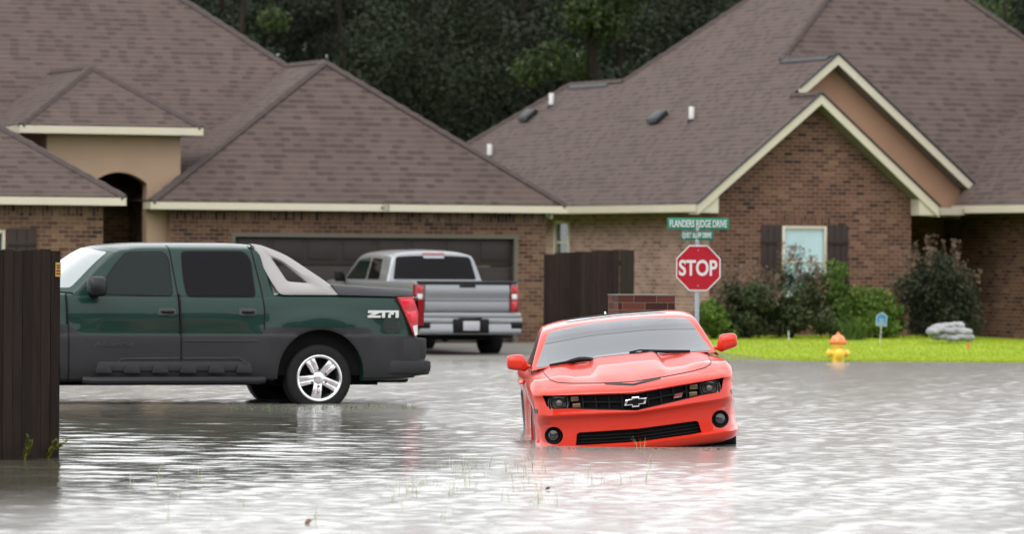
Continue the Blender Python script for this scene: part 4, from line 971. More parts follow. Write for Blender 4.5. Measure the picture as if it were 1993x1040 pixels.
def wheel(parent, x, y, z, r, w_, rim_r, side, rim='alloy', spokes=5, star=0.0, steer=0.0):
    T = Matrix.Translation((x, y, z)) @ Matrix.Rotation(steer, 4, 'Z') @ Matrix.Rotation(R(90) * side, 4, 'Y')
    wr = MB(); h = w_ / 2
    wr.lathe([(rim_r * .93, -h * .9), (r * .86, -h), (r * .95, -h * .92), (r, -h * .72), (r, h * .72), (r * .95, h * .92), (r * .86, h), (rim_r, h * .93), (rim_r * .97, h * .80)], 48, T, cap=False)
    ty = wr.build('wheel', M['tyre'], parent, smooth=True, angle=40)
    b = MB(); b.lathe([(rim_r, h * .90), (rim_r * 1.03, h * .97), (rim_r * .99, h * 1.0), (rim_r * .92, h * .93), (rim_r * .88, h * .4), (rim_r * .86, -h * .5)], 48, T, cap=False); b.build('rim', M[rim], ty, smooth=True, angle=45)
    bk = MB(); bk.lathe([(rim_r * .9, h * .05), (rim_r * .6, h * .12), (.01, h * .12)], 32, T); bk.build('brake', M['underbody'], ty)
    sp = MB()
    for k in range(spokes):
        Rk = T @ Matrix.Rotation(star + 2 * math.pi * k / spokes, 4, 'Z')
        ring = lambda rad, c, hw, zt, th: [Rk @ Vector((rad, c - hw, zt - th)), Rk @ Vector((rad, c + hw, zt - th)), Rk @ Vector((rad, c + hw * .8, zt)), Rk @ Vector((rad, c - hw * .8, zt))]
        for s_ in (-1, 1): sp.rings([ring(rim_r * .16, s_ * rim_r * .09, rim_r * .11, h * .78, .03), ring(rim_r * .60, s_ * rim_r * .115, rim_r * .105, h * .86, .03), ring(rim_r * .93, s_ * rim_r * .135, rim_r * .125, h * .84, .03)])
        sp.rings([ring(rim_r * .2, 0, rim_r * .06, h * .74, .03), ring(rim_r * .93, 0, rim_r * .08, h * .76, .03)])
    sp.lathe([(rim_r * .27, h * .55), (rim_r * .27, h * .80), (rim_r * .22, h * .84), (rim_r * .14, h * .88), (.005, h * .90)], 24, T)
    sp.build('spokes', M[rim], ty, bevel=.006)
    hb = MB()
    for k in range(6):
        a = 2 * math.pi * k / 6; hb.lathe([(rim_r * .05, h * .80), (rim_r * .045, h * .90)], 10, T @ Matrix.Translation((rim_r * .36 * math.cos(a), rim_r * .36 * math.sin(a), 0)))
    hb.build('lug_nut', M['black'], ty)
    return ty

def band(cols, rows, wside, kc=5, kr=3):
    """cols: (x, y, w) plan points from front centre round to rear centre; rows: (zf, inset_f, dy_f, zs, inset_s); w blends front rows (0) to side rows (1), 2 = rear"""
    G = []
    for zf, inf, dyf, zs_, ins in rows:
        r = []
        for x, y, w_, dz in cols:
            ws = min(w_, 1); z = zf * (1 - ws) + zs_ * ws + dz * (0 if zf < .5 else 1); ii = inf * (1 - ws) + ins * ws
            xx = x - ii * min(1, x / .5); yy = y + dyf * (1 - ws)
            if w_ > 1: yy = y - (w_ - 1) * ins
            r.append((xx, yy, z))
        G.append(r)
    G = hermite(np.array(G), kr); G = np.swapaxes(hermite(np.swapaxes(G, 0, 1), kc), 0, 1)
    return G

# ================================================================== red sports coupe
RT = thing('sports_car', 'red sports coupe tilted to one side and stranded nose first in the flood water', 'car')
cols = [(0, 0, 0, 0), (.30, .012, 0, 0), (.55, .05, 0, 0), (.74, .115, 0, 0), (.86, .21, .1, .0), (.925, .37, .5, 0), (.945, .57, 1, 0), (.955, .95, 1, .02), (.945, 1.5, 1, .03), (.915, 2.0, 1, .03), (.915, 2.6, 1, .04), (.945, 3.2, 1, .06), (.965, 3.75, 1, .07), (.945, 4.3, 1, .06), (.80, 4.70, 1.6, .06), (.4, 4.82, 2, .06), (0, 4.84, 2, .06)]
rows = [(.15, .09, .12, .19, .07), (.175, .03, .035, .215, .02), (.245, 0, 0, .27, 0), (.262, .03, .05, .31, .005), (.38, .022, .055, .42, .012), (.50, .008, .035, .55, .025), (.535, 0, 0, .60, .03), (.56, .0, .004, .63, .025), (.69, .004, .02, .70, .008), (.715, .004, .0, .76, .0), (.745, .012, .028, .82, .012), (.79, .04, .12, .875, .06)]
G = band(cols, rows, None, 6, 3)
# shallow V of the grille, lip and hood edge
X_ = G[..., 0]; zz = G[..., 2]; fr = np.clip(1 - G[..., 1] / .9, 0, 1)
vz = np.clip(np.abs(X_) / .84, 0, 1)
G[..., 2] += fr * vz * np.interp(zz, [.2, .3, .45, .54, .60, .72, .80], [.03, .03, .03, .05, .06, .055, .055])
corner = np.clip((X_ - .74) / .10, 0, 1) * np.clip(1 - (G[..., 1] - .5) / .12, 0, 1)
below = np.clip((.515 - zz) / .02, 0, 1) * np.clip((zz - .27) / .06, 0, 1)
G[..., 0] -= .022 * corner * below; G[..., 1] += .03 * corner * below
hull = bmesh.new(); add_grid(hull, mirror_cols(G))
top = G[-1]; KC = 6
front_edge = top[:4 * KC + 1]; side_edge = top[4 * KC:8 * KC + 1]
cowl = hermite(np.array([(0, 1.40, .985), (.42, 1.44, .975), (.72, 1.53, .95), tuple(side_edge[-1])]), 8)
ctr = hermite(np.array([tuple(front_edge[0]), (0, .30, .835), (0, .70, .90), (0, 1.40, .985)]), 8)
n_u, n_v = 34, 34
H = coons(resample(front_edge, n_u), resample(cowl, n_u), resample(ctr, n_v), resample(side_edge, n_v))
ax_ = np.abs(H[..., 0]); yv = H[..., 1]
dome = np.clip((.36 - ax_) / .10, 0, 1); dome = dome * dome * (3 - 2 * dome)
H[..., 2] += dome * .050 * np.clip((yv - .18) / .55, 0, 1) * np.clip((1.48 - yv) / .05, 0, 1)
cr = np.clip((ax_ - .5) / .3, 0, 1); H[..., 2] += .018 * np.sin(cr * math.pi) * np.clip((yv - .2) / .3, 0, 1)
add_grid(hull, mirror_cols(H))
shelf = np.array([top[8 * KC:], top[8 * KC:] * np.array([.5, 1, 1]) + np.array([0, 0, .01]), top[8 * KC:] * np.array([0, 1, 1]) + np.array([0, 0, .015])])
add_grid(hull, mirror_cols(np.swapaxes(np.swapaxes(shelf, 0, 1)[:, ::-1], 0, 0)))
und = G[0]; add_grid(hull, mirror_cols(np.swapaxes(np.array([und * np.array([0, 1, 1]), und]), 0, 1)))
st_ = [[(.895, 1.62, .905), (.89, 1.60, .925), (.875, 1.57, .945), (.45, 1.44, .978), (0, 1.40, .985)],
       [(.885, 2.1, .91), (.80, 2.13, 1.12), (.715, 2.20, 1.295), (.42, 2.12, 1.338), (0, 2.08, 1.347)],
       [(.885, 2.75, .92), (.80, 2.75, 1.13), (.70, 2.75, 1.322), (.42, 2.75, 1.365), (0, 2.75, 1.376)],
       [(.87, 3.3, .94), (.775, 3.3, 1.12), (.635, 3.35, 1.28), (.34, 3.37, 1.325), (0, 3.38, 1.335)],
       [(.86, 4.0, .975), (.82, 4.02, .98), (.72, 4.1, .985), (.4, 4.15, .99), (0, 4.16, .992)]]
Gh = hermite(np.array(st_), 8); Gh = np.swapaxes(hermite(np.swapaxes(Gh, 0, 1), 7), 0, 1)[:, ::-1]
add_grid(hull, mirror_cols(Gh))
finish_hull(hull, (.6, 4.2, .62))
rp = M['red_paint']
# openings
gt = lambda x: .702 + .062 * abs(x) / .84; gb = lambda x: .548 + .075 * min(abs(x) / .60, 1) ** 1.0
front = lambda c: c.y < .75
for s_ in (1, -1):
    po = [(0, gb(0)), (.30 * s_, gb(.3)), (.60 * s_, gb(.6)), (.745 * s_, .632), (.80 * s_, .662), (.83 * s_, gt(.83)), (0, gt(0))]
    cut_hole(hull, region(hull, po, 'y', -1, front), (0, .11, 0))
    lo = [(0, .243), (.575 * s_, .285), (.555 * s_, .385), (.53 * s_, .398), (0, .382)]
    cut_hole(hull, region(hull, lo, 'y', -1, front), (0, .10, 0))
for s_ in (1, -1):
    cut_hole(hull, region(hull, circle(.95, .35, .385), 'x', s_, lambda c: .4 < c.y < 1.5), (-.16 * s_, 0, 0))
    cut_hole(hull, region(hull, circle(3.80, .35, .39), 'x', s_, lambda c: 3.2 < c.y < 4.4), (-.16 * s_, 0, 0))
    cut_hole(hull, region(hull, circle(.762 * s_, .387, .082, 24), 'y', -1, front), (0, .05, 0))
lf = lambda c: c.z > .5
panel(region(hull, rounded([(-.832, .966), (-.36, .992), (.36, .992), (.832, .966), (.664, 1.280), (.3, 1.323), (-.3, 1.323), (-.664, 1.280)], [.03, .5, .5, .03, .05, .6, .6, .05]), 'y', -1, lambda c: 1.3 < c.y < 2.4), 'windshield', M['glass_car'], RT, .003)
panel(region(hull, rounded([(-.722, 1.170), (-.3, 1.212), (.3, 1.212), (.722, 1.170), (.662, 1.279), (.3, 1.322), (-.3, 1.322), (-.662, 1.279)], [.01, .6, .6, .01, .05, .6, .6, .05]), 'y', -1, lambda c: 1.3 < c.y < 2.4), 'shade_band', M['glass_shade'], bpy.data.objects['windshield'], .005)
for s_ in (1, -1):
    panel(region(hull, rounded([(1.80, .945), (3.05, .965), (3.30, .985), (3.42, 1.06), (3.2, 1.20), (2.75, 1.27), (2.40, 1.265)], .05), 'x', s_, lambda c: c.z > .9), 'side_window', M['glass_tint'], RT, .003)
    panel(region(hull, strip([(1.52, .24), (1.50, .55), (1.55, .86)], .010), 'x', s_), 'door_seam', M['seam'], RT, .001)
    panel(region(hull, strip([(3.02, .27), (3.08, .6), (3.0, .88)], .010), 'x', s_), 'door_seam', M['seam'], RT, .001)
    panel(region(hull, rounded([(.27, .60), (.45, .60), (.45, .64), (.27, .64)], .012), 'x', s_), 'side_marker', M['black_gloss'], RT, .004)
    m = MB(); m.tube([(s_ * .935, 2.62, .80), (s_ * .965, 2.66, .803), (s_ * .965, 2.82, .806), (s_ * .935, 2.86, .807)], .016, 8); m.build('door_handle', rp, RT, smooth=True)
hood_pts = [(0, .806), (.30, .822), (.55, .843), (.68, .862), (.735, .885), (.765, .92), (.775, .957)]
panel(region(hull, strip(hood_pts[::-1] and [(-a, b) for a, b in hood_pts[::-1]] + hood_pts[1:], .0075), 'y', -1, lambda c: c.y < 1.55 and c.z > .76, .02), 'hood_seam', M['seam'], RT, .0012)
slot = [(-.255, .806), (0, .772), (.255, .806), (.262, .826), (0, .792), (-.262, .826)]
panel(region(hull, slot, 'y', -1, lambda c: c.y < .5 and c.z > .7, .02), 'hood_slot', M['black'], RT, .001)
panel(region(hull, rounded([(-.48, 2.28), (.48, 2.28), (.48, 3.0), (-.48, 3.0)], .06), 'z', 1, lambda c: c.z > 1.2), 'sunroof', M['glass_tint'], RT, .004)
bm_object('body', hull, rp, RT, 28)
# front grille and its bars follow the nose
noze = lambda x: .05 * (min(abs(x), .55) / .55) ** 2 + .35 * max(abs(x) - .55, 0)
def arc_bar(mb, xs_, z0f, z1f, dy, th):
    mb.rings([[(x, noze(x) + dy, z0f(x)), (x, noze(x) + dy + th, z0f(x)), (x, noze(x) + dy + th, z1f(x)), (x, noze(x) + dy, z1f(x))] for x in xs_])
XS = [k * .04 - .84 for k in range(43)]
m = MB(); arc_bar(m, XS, lambda x: gb(x) - .03, lambda x: gt(x) + .03, .105, .01); gr = m.build('grille', M['black'], RT)
m = MB(); mid = lambda x: (gb(x) + gt(x)) / 2
arc_bar(m, [x for x in XS if abs(x) < .50], lambda x: mid(x) - .006, lambda x: mid(x) + .006, .055, .03)
arc_bar(m, [x for x in XS if abs(x) < .82], lambda x: gb(x) - .004, lambda x: gb(x) + .010, .035, .06)
for k in range(-4, 5):
    x = k * .118; m.box(x - .006, x + .006, noze(x) + .05, noze(x) + .10, gb(x), gt(x))
m.build('grille_bar', M['rubber'], gr)
bw = [(-.105, -.026), (-.088, .028), (-.030, .028), (-.030, .047), (.036, .047), (.036, .028), (.105, .028), (.088, -.026), (.030, -.026), (.030, -.047), (-.036, -.047), (-.036, -.026)]
m = MB(); m.prism(bw, lambda p: (p[0], .012, p[1] + .628), lambda p: (p[0], .06, p[1] + .628)); em = m.build('emblem', M['chrome'], gr, bevel=.002)
m = MB(); m.prism([(a * .80, b * .72) for a, b in bw], lambda p: (p[0], .009, p[1] + .628), lambda p: (p[0], .011, p[1] + .628)); m.build('emblem_face', M['black_gloss'], em)
m = MB(); m.prism([(.352, .628), (.425, .634), (.438, .668), (.366, .661)], lambda p: (p[0], noze(.4) + .03, p[1]), lambda p: (p[0], noze(.4) + .05, p[1])); bd = m.build('badge', M['badge_red'], gr)
m = MB(); m.prism([(.350, .624), (.423, .630), (.426, .637), (.353, .631)], lambda p: (p[0], noze(.4) + .025, p[1]), lambda p: (p[0], noze(.4) + .029, p[1])); m.build('badge_edge', M['chrome'], bd)
FY = Matrix.Rotation(R(90), 4, 'X')
for s_ in (1, -1):
    x, z = .686 * s_, .680; T = Matrix.Translation((x, noze(.69) + .085, z)) @ FY
    m = MB(); m.lathe([(.104, -.02), (.104, .035), (.098, .045), (.089, .045), (.084, .0)], 36, T); hl = m.build('headlight', M['black_gloss'], RT, smooth=True)
    m = MB(); m.lathe([(.074, .0), (.074, .024), (.084, .030), (.087, .020), (.087, .0)], 36, T, cap=False); m.build('halo_ring', M['lamp_glass'], hl, smooth=True)
    m = MB(); m.lathe([(.075, .0), (.066, .022), (.045, .026)], 30, T); m.build('reflector', M['lamp_smoke'], hl, smooth=True)
    m = MB(); m.lathe([(.034, .02), (.034, .045), (.026, .058), (.012, .064), (.001, .066)], 24, T); m.build('lens', M['lamp_glass'], hl, smooth=True)
    for z0, xa in ((.688, .505), (.622, .495)):
        m = MB(); x0, x1 = sorted((xa * s_, (xa + .075) * s_)); m.box(x0, x1, noze(.54) + .055, noze(.54) + .09, z0 - .005, z0 + .042); m.build('turn_signal', M['amber'], RT, bevel=.008)
    T = Matrix.Translation((.762 * s_, noze(.762) + .145, .387)) @ FY @ Matrix.Rotation(R(14) * s_, 4, 'Y')
    m = MB(); m.lathe([(.083, -.04), (.083, .012), (.076, .02), (.060, .0), (.056, -.005)], 32, T); fg = m.build('fog_lamp', M['rubber'], RT, smooth=True)
    m = MB(); m.lathe([(.054, -.01), (.046, .012), (.02, .02), (.001, .022)], 24, T); m.build('lens', M['lamp_smoke'], fg, smooth=True)
m = MB(); arc_bar(m, [k * .04 - .6 for k in range(31)], lambda x: .20, lambda x: .42, .125, .01); li = m.build('lower_intake', M['black'], RT)
m = MB()
for z in (.275, .305, .335, .365): arc_bar(m, [k * .04 - .56 for k in range(29)], lambda x: z + .025 * abs(x) / .6, lambda x: z + .007 + .025 * abs(x) / .6, .09, .03)
m.build('intake_bar', M['rubber'], li)
# mirrors
for s_ in (1, -1):
    rg = []
    for t_, cx, cz, hx, hz_ in ((0, .875, .985, .0, .016), (.1, .895, 1.0, .0, .022), (.2, .915, 1.03, 0, .05), (.32, .935, 1.064, 0, .079), (.5, .97, 1.074, 0, .078), (.8, 1.045, 1.080, 0, .066), (.93, 1.078, 1.080, 0, .056), (1.0, 1.092, 1.078, 0, .036)):
        rg.append([(cx * s_, 1.80 + .08 * (.5 if t_ < .25 else 1) * math.copysign(abs(math.cos(a)) ** .8, math.cos(a)) * (1 if math.cos(a) > 0 else .75) * (.6 if t_ == 1 else 1), cz - .05 * min(1, t_ / .3) + hz_ * math.copysign(abs(math.sin(a)) ** .6, math.sin(a)) + (.018 * (t_ - .3) if math.sin(a) > 0 else 0)) for a in (2 * math.pi * k / 18 for k in range(18))])
    m = MB(); m.rings(rg); mo = m.build('mirror', rp, RT, smooth=True, angle=60)
    m = MB(); x0, x1 = sorted((.945 * s_, 1.05 * s_)); m.box(x0, x1, 1.872, 1.880, .98, 1.06); m.build('mirror_glass', M['chrome'], mo, bevel=.006)
m = MB(); m.tube([(-.70, 1.52, .985), (-.54, 1.475, .998), (-.50, 1.455, 1.004), (-.42, 1.42, 1.014), (-.36, 1.40, 1.012), (-.28, 1.37, 1.0)], [.010, .013, .02, .024, .022, .014], 8); m.build('wiper', M['rubber'], RT, smooth=True)
m = MB(); m.tube([(.05, 1.36, 1.035), (.15, 1.39, 1.045), (.34, 1.40, 1.015), (.46, 1.42, 1.0), (.62, 1.48, .985)], [.008, .008, .015, .017, .012], 8); m.build('wiper', M['rubber'], RT, smooth=True)
m = MB(); m.rings([[(-.075 + dx, 3.25, 1.33), (-.06 + dx, 3.32, 1.33), (-.068 + dx, 3.30, 1.39)] for dx in (0, .015)]); m.build('antenna', M['white'], RT)
m = MB(); m.box(-.74, .74, .35, 4.5, .18, .72); m.build('underbody', M['underbody'], RT)
for x, y, w_ in ((.80, .95, .245), (.81, 3.80, .275)):
    for s_ in (-1, 1): wheel(RT, x * s_, y, .36, .36, w_, .265, s_, 'alloy_dark', 5)
_R = Matrix.Rotation(R(1.3), 4, 'Z') @ Matrix.Rotation(R(.5), 4, 'X') @ Matrix.Rotation(R(-6.1), 4, 'Y')
_logo = P(1237, 783, 41.9); _t = _logo - _R @ Vector((0, .01, .628))
RT.matrix_world = Matrix.Translation(_t) @ _R

# ================================================================== dark green pickup (y = 0 at the rear)
GT_ = thing('pickup_truck', 'dark green four door pickup with grey lower cladding, standing in water behind the fence', 'pickup truck')
cols = [(0, .10, 0, 0), (.6, .10, 0, 0), (.84, .12, .3, 0), (.94, .18, .7, 0), (.985, .40, 1, 0), (.99, 1.31, 1, 0), (.985, 2.5, 1, 0), (.985, 4.1, 1, 0), (.985, 4.95, 1, 0), (.93, 5.50, 1, -.04), (.7, 5.74, 1.6, -.1), (0, 5.82, 2, -.1)]
rows = [(.42, .10, .05, .36, .12), (.46, .02, .0, .40, .02), (.60, 0, 0, .58, 0), (.86, 0, 0, .86, 0), (.90, .012, .01, .90, .012), (1.08, .012, .01, 1.08, .012), (1.20, .02, .02, 1.20, .022), (1.30, .04, .03, 1.30, .045), (1.345, .06, .05, 1.345, .075), (1.36, .12, .12, 1.36, .14)]
G = band(cols, rows, None, 6, 3)
# flared fenders over the wheels
for yc in (1.31, 4.86):
    d = np.hypot((G[..., 1] - yc) / .80, (G[..., 2] - .55) / .62); sidew = np.clip((G[..., 0] - .8) / .1, 0, 1)
    G[..., 0] += .034 * np.clip(1.08 - d, 0, .16) / .16 * sidew * (G[..., 2] > .3)
hull = bmesh.new(); add_grid(hull, mirror_cols(G)); top = G[-1]
sh = np.array([top, top * np.array([.5, 1, 1]), top * np.array([0, 1, 1])]); add_grid(hull, mirror_cols(np.swapaxes(sh, 0, 1)[:, ::-1]))
st_ = [[(.925, 4.22, 1.33), (.92, 4.21, 1.345), (.90, 4.20, 1.365), (.46, 4.50, 1.385), (0, 4.58, 1.39)],
       [(.93, 3.70, 1.33), (.865, 3.72, 1.60), (.785, 3.62, 1.852), (.42, 3.75, 1.895), (0, 3.79, 1.905)],
       [(.93, 3.25, 1.33), (.865, 3.25, 1.60), (.785, 3.25, 1.875), (.44, 3.25, 1.935), (0, 3.25, 1.945)],
       [(.93, 2.35, 1.33), (.865, 2.35, 1.60), (.785, 2.35, 1.875), (.44, 2.35, 1.94), (0, 2.35, 1.95)],
       [(.93, 1.98, 1.33), (.865, 1.98, 1.60), (.785, 1.99, 1.865), (.44, 2.0, 1.925), (0, 2.0, 1.935)],
       [(.92, 1.84, 1.33), (.90, 1.84, 1.36), (.84, 1.84, 1.37), (.44, 1.84, 1.37), (0, 1.84, 1.37)]]
Gh = hermite(np.array(st_), 7); Gh = np.swapaxes(hermite(np.swapaxes(Gh, 0, 1), 7), 0, 1)[:, ::-1]
add_grid(hull, mirror_cols(Gh)); finish_hull(hull, (.8, 4.9, .95))
KY, KS = .953, 167.0
def av(px, py): return ((832 - px) / (KS * KY), 1.81 - (py - 497) / KS)
for s_ in (1, -1):
    cut_hole(hull, region(hull, circle(1.31, .44, .53, 36), 'x', s_, lambda c: .6 < c.y < 2.0 and c.z < 1.1), (-.2 * s_, 0, 0))
    cut_hole(hull, region(hull, circle(4.86, .44, .51, 32), 'x', s_, lambda c: 4.1 < c.y < 5.5 and c.z < 1.1), (-.2 * s_, 0, 0))
gp = M['green_paint']
for s_ in (1, -1):
    cl = [av(*p) for p in ((829, 653.5), (727, 652), (716, 637), (520, 637), (511, 653), (175, 653), (152, 632), (122, 632))] + [(4.95, .88), (5.25, .86), (5.4, .80), (5.4, .37), (.04, .41), (.04, .86)]
    # keep the outline clear of the wheel openings: those faces are already gone
    panel(region(hull, cl, 'x', s_, lambda c: c.z < 1.0), 'cladding', M['cladding'], GT_, .024, .02)
    for px in (361, 151):
        panel(region(hull, strip([av(px, 736), av(px, 640), av(px - 2, 575)], .017), 'x', s_), 'door_seam', M['seam'], GT_, .027)
    panel(region(hull, strip([av(518, 652), av(519, 600), av(514, 560), av(498, 480)], .017), 'x', s_), 'door_seam', M['seam'], GT_, .002)
    panel(region(hull, strip([av(360, 640), av(357, 575), av(344, 480)], .015), 'x', s_), 'door_seam', M['seam'], GT_, .002)
    fw_ = [av(*p) for p in ((208, 573), (222, 546), (245, 515), (264, 494), (333, 493), (342, 508), (346, 576))]
    rw_ = [av(*p) for p in ((368, 492), (484, 491), (496, 508), (502, 577), (375, 577), (370, 545))]
    for pl_, mt_, nm in ((fw_, 'glass_green', 'front_window'), (rw_, 'glass_tint', 'rear_window')):
        big = [(cx + (px - cx) * 1.035, cz + (pz - cz) * 1.055) for px, pz in pl_ for cx, cz in [(sum(p[0] for p in pl_) / len(pl_), sum(p[1] for p in pl_) / len(pl_))]]
        wo = panel(region(hull, rounded(big, .06), 'x', s_, lambda c: c.z > 1.2), nm, M['rubber'], GT_, .002)
        panel(region(hull, rounded(pl_, .055), 'x', s_, lambda c: c.z > 1.2), 'pane', M[mt_], wo, .005)
    panel(region(hull, strip([av(262, 716), av(240, 706), av(250, 696), av(358, 695)], .014), 'x', s_), 'cladding_highlight', M['emboss_highlight'], GT_, .034)  # raised strips in lighter grey: sky highlight on the cladding edges, put into the colour
    panel(region(hull, strip([av(364, 695), av(470, 695), av(486, 706), av(492, 718)], .014), 'x', s_), 'cladding_highlight', M['emboss_highlight'], GT_, .034)
    panel(region(hull, strip([av(505, 662), av(364, 662)], .008), 'x', s_), 'cladding_highlight', M['emboss_highlight'], GT_, .034)
    tl_ = [av(*p) for p in ((771, 577.5), (800.5, 576.5), (812, 606), (811, 650), (804, 653), (790, 618))]
    for hx in (335.5, 487):
        h0 = av(hx - 16.5, 607); h1 = av(hx + 16.5, 607)
        po = rounded([(h0[0], h0[1] - .045), (h1[0], h1[1] - .045), (h1[0], h1[1] + .045), (h0[0], h0[1] + .045)], .03)
        hp = panel(region(hull, po, 'x', s_), 'door_handle', M['handle_dark'], GT_, .006)
        m = MB(); m.tube([(s_ * .972, h0[0] - .04, h0[1]), (s_ * 1.0, h0[0] - .06, h0[1]), (s_ * 1.0, h1[0] + .05, h1[1]), (s_ * .972, h1[0] + .03, h1[1])], .014, 8); m.build('grip', M['rubber'], hp, smooth=True)
    fc = av(761, 640); panel(region(hull, circle(fc[0], fc[1] + .05, .105, 24), 'x', s_, lambda c: c.z > .85), 'fuel_door', M['handle_dark'], GT_, .003)
    # sail panel
    so_ = [av(*p) for p in ((499, 475.5), (516, 477), (538, 485), (566, 497), (646, 553), (661, 573.5), (549, 573.5), (529, 539), (505, 482))]
    si_ = [av(*p) for p in ((537, 501), (558, 511), (606, 551), (565, 548))]
    xo = lambda z: (.945 - max(z - 1.33, 0) * .30) * s_
    m = MB(); n_ = len(so_)
    # ring of quads between outer outline and the window opening
    oc = rounded(so_, [.0, .08, .2, .2, .1, .02, .05, .1, 0], 3); ic = rounded(si_, .035, 4)
    cen = (sum(p[0] for p in si_) / 4, sum(p[1] for p in si_) / 4); K_ = 72
    def ray(poly, th):
        best = 0; dx, dz = math.cos(th), math.sin(th)
        for i in range(len(poly)):
            (x1, y1), (x2, y2) = poly[i], poly[(i + 1) % len(poly)]; x1 -= cen[0]; x2 -= cen[0]; y1 -= cen[1]; y2 -= cen[1]
            ex, ey = x2 - x1, y2 - y1; den = dx * ey - dz * ex
            if abs(den) < 1e-9: continue
            t_ = (x1 * ey - y1 * ex) / den; u = (x1 * dz - y1 * dx) / den
            if t_ > 0 and -1e-6 <= u <= 1 + 1e-6: best = max(best, t_)
        return (cen[0] + dx * best, cen[1] + dz * best)
    ths = sorted([2 * math.pi * k / K_ for k in range(K_)] + [math.atan2(p[1] - cen[1], p[0] - cen[0]) % (2 * math.pi) for p in so_])
    OO = [ray(oc, a) for a in ths]; II = [ray(ic, a) for a in ths]
    r3 = [[(xo(p[1]) + s_ * e, p[0], p[1]) for p in ring] for ring, e in ((OO, -.10), (OO, .005), ([(a[0] * .85 + b[0] * .15, a[1] * .85 + b[1] * .15) for a, b in zip(OO, II)], .016), ([(a[0] * .2 + b[0] * .8, a[1] * .2 + b[1] * .8) for a, b in zip(OO, II)], .016), (II, -.005), (II, -.10))]
    m.rings(r3, cap=False); m.build('sail_panel', M['sail_silver'], GT_, smooth=True, angle=40)
    # mirror
    mc = av(202, 562); rg = []
    for t_, dx, rx_, rz_ in ((0, .02, .03, .05), (.05, .06, .05, .06), (.3, .12, .10, .10), (.7, .22, .115, .115), (1, .27, .09, .085)):
        rg.append([(s_ * (.93 + dx), mc[0] + .02 + rx_ * math.copysign(abs(math.cos(a)) ** .5, math.cos(a)), mc[1] + (-.06 if t_ < .2 else .02) + rz_ * math.copysign(abs(math.sin(a)) ** .5, math.sin(a))) for a in (2 * math.pi * k / 18 for k in range(18))])
    m = MB(); m.rings(rg); m.build('mirror', M['mirror_shell'], GT_, smooth=True, angle=60)
    m = MB(); m.tube([(s_ * .99, 1.98, .375), (s_ * 1.03, 2.06, .365), (s_ * 1.03, 4.0, .365), (s_ * .99, 4.1, .375)], .045, 10); m.build('side_step', M['cladding'], GT_, smooth=True)
    m = MB()
    m.prism([(2.0, .47), (4.0, .47), (3.92, .585), (2.05, .585)], lambda p: (s_ * .99, p[0], p[1]), lambda p: (s_ * 1.024, p[0], p[1]))
    m.build('rocker_rib', M['cladding'], GT_, bevel=.02)
    for k in range(6):
        yc = 2.22 + k * .33; m = MB(); m.prism(rounded([(yc - .10, .45), (yc + .10, .45), (yc + .075, .545), (yc - .075, .545)], .02), lambda p: (s_ * 1.0, p[0], p[1]), lambda p: (s_ * 1.046, p[0], p[1])); m.build('rocker_block', M['cladding'], GT_, bevel=.012)
ws_f = lambda c: c.y > 3.5 and c.z > 1.3
panel(region(hull, rounded([(-.80, 1.42), (.80, 1.42), (.715, 1.83), (.3, 1.872), (-.3, 1.872), (-.715, 1.83)], [.03, .03, .05, .5, .5, .05]), 'y', 1, ws_f), 'windshield', M['glass_bright'], GT_, .003)
# lettering on the rear quarter (near side = truck's left, local +x after the flip below)
bm_object('body', hull, gp, GT_, 30)
def tail_lamp(s_):
    o = [av(*p) for p in ((771, 577.5), (801, 576.5), (813, 606), (811.5, 651), (805, 653), (789, 617))]
    xa = lambda y: (.985 - .05 * max(0, .18 - y) / .1)
    m = MB(); m.rings([[(s_ * (xa(y) - .08), y, z) for y, z in o], [(s_ * (xa(y) + .008), y, z) for y, z in o], [(s_ * (xa(y) + .016), (y - .12) * .93 + .12, (z - 1.13) * .96 + 1.13) for y, z in o]]); l = m.build('tail_lamp', M['red_lens'], GT_, smooth=True, angle=30)
    for q_ in (((776, 581), (800, 580), (807, 598), (785, 601)), ((788, 605), (808, 602), (811, 626), (797, 626))):
        e = [av(*p) for p in q_]; m = MB(); m.rings([[(s_ * (xa(y) + .004), y, z) for y, z in e], [(s_ * (xa(y) + .021), y, z) for y, z in e]]); m.build('brake_lens', M['red_lens_bright'], l, bevel=.008)
    e = [av(*p) for p in ((801, 633), (811, 631), (811.5, 650), (805.5, 652))]
    m = MB(); m.rings([[(s_ * (xa(y) - .01), y, z) for y, z in e], [(s_ * (xa(y) + .019), y, z) for y, z in e]]); m.build('reverse_lens', M['clear_lens'], l)
    m = MB(); m.rings([[(s_ * .3 * s_ * s_ * (3.0), .03, z) for z in (1.0, 1.3)] + [(s_ * .78, .03, z) for z in (1.3, 1.0)], [(s_ * .9, .10, z) for z in (1.0, 1.3)] + [(s_ * .78, .10, z) for z in (1.3, 1.0)]]); m.build('lamp_back', M['red_lens_dark'], l)
for s_ in (1, -1): tail_lamp(s_)
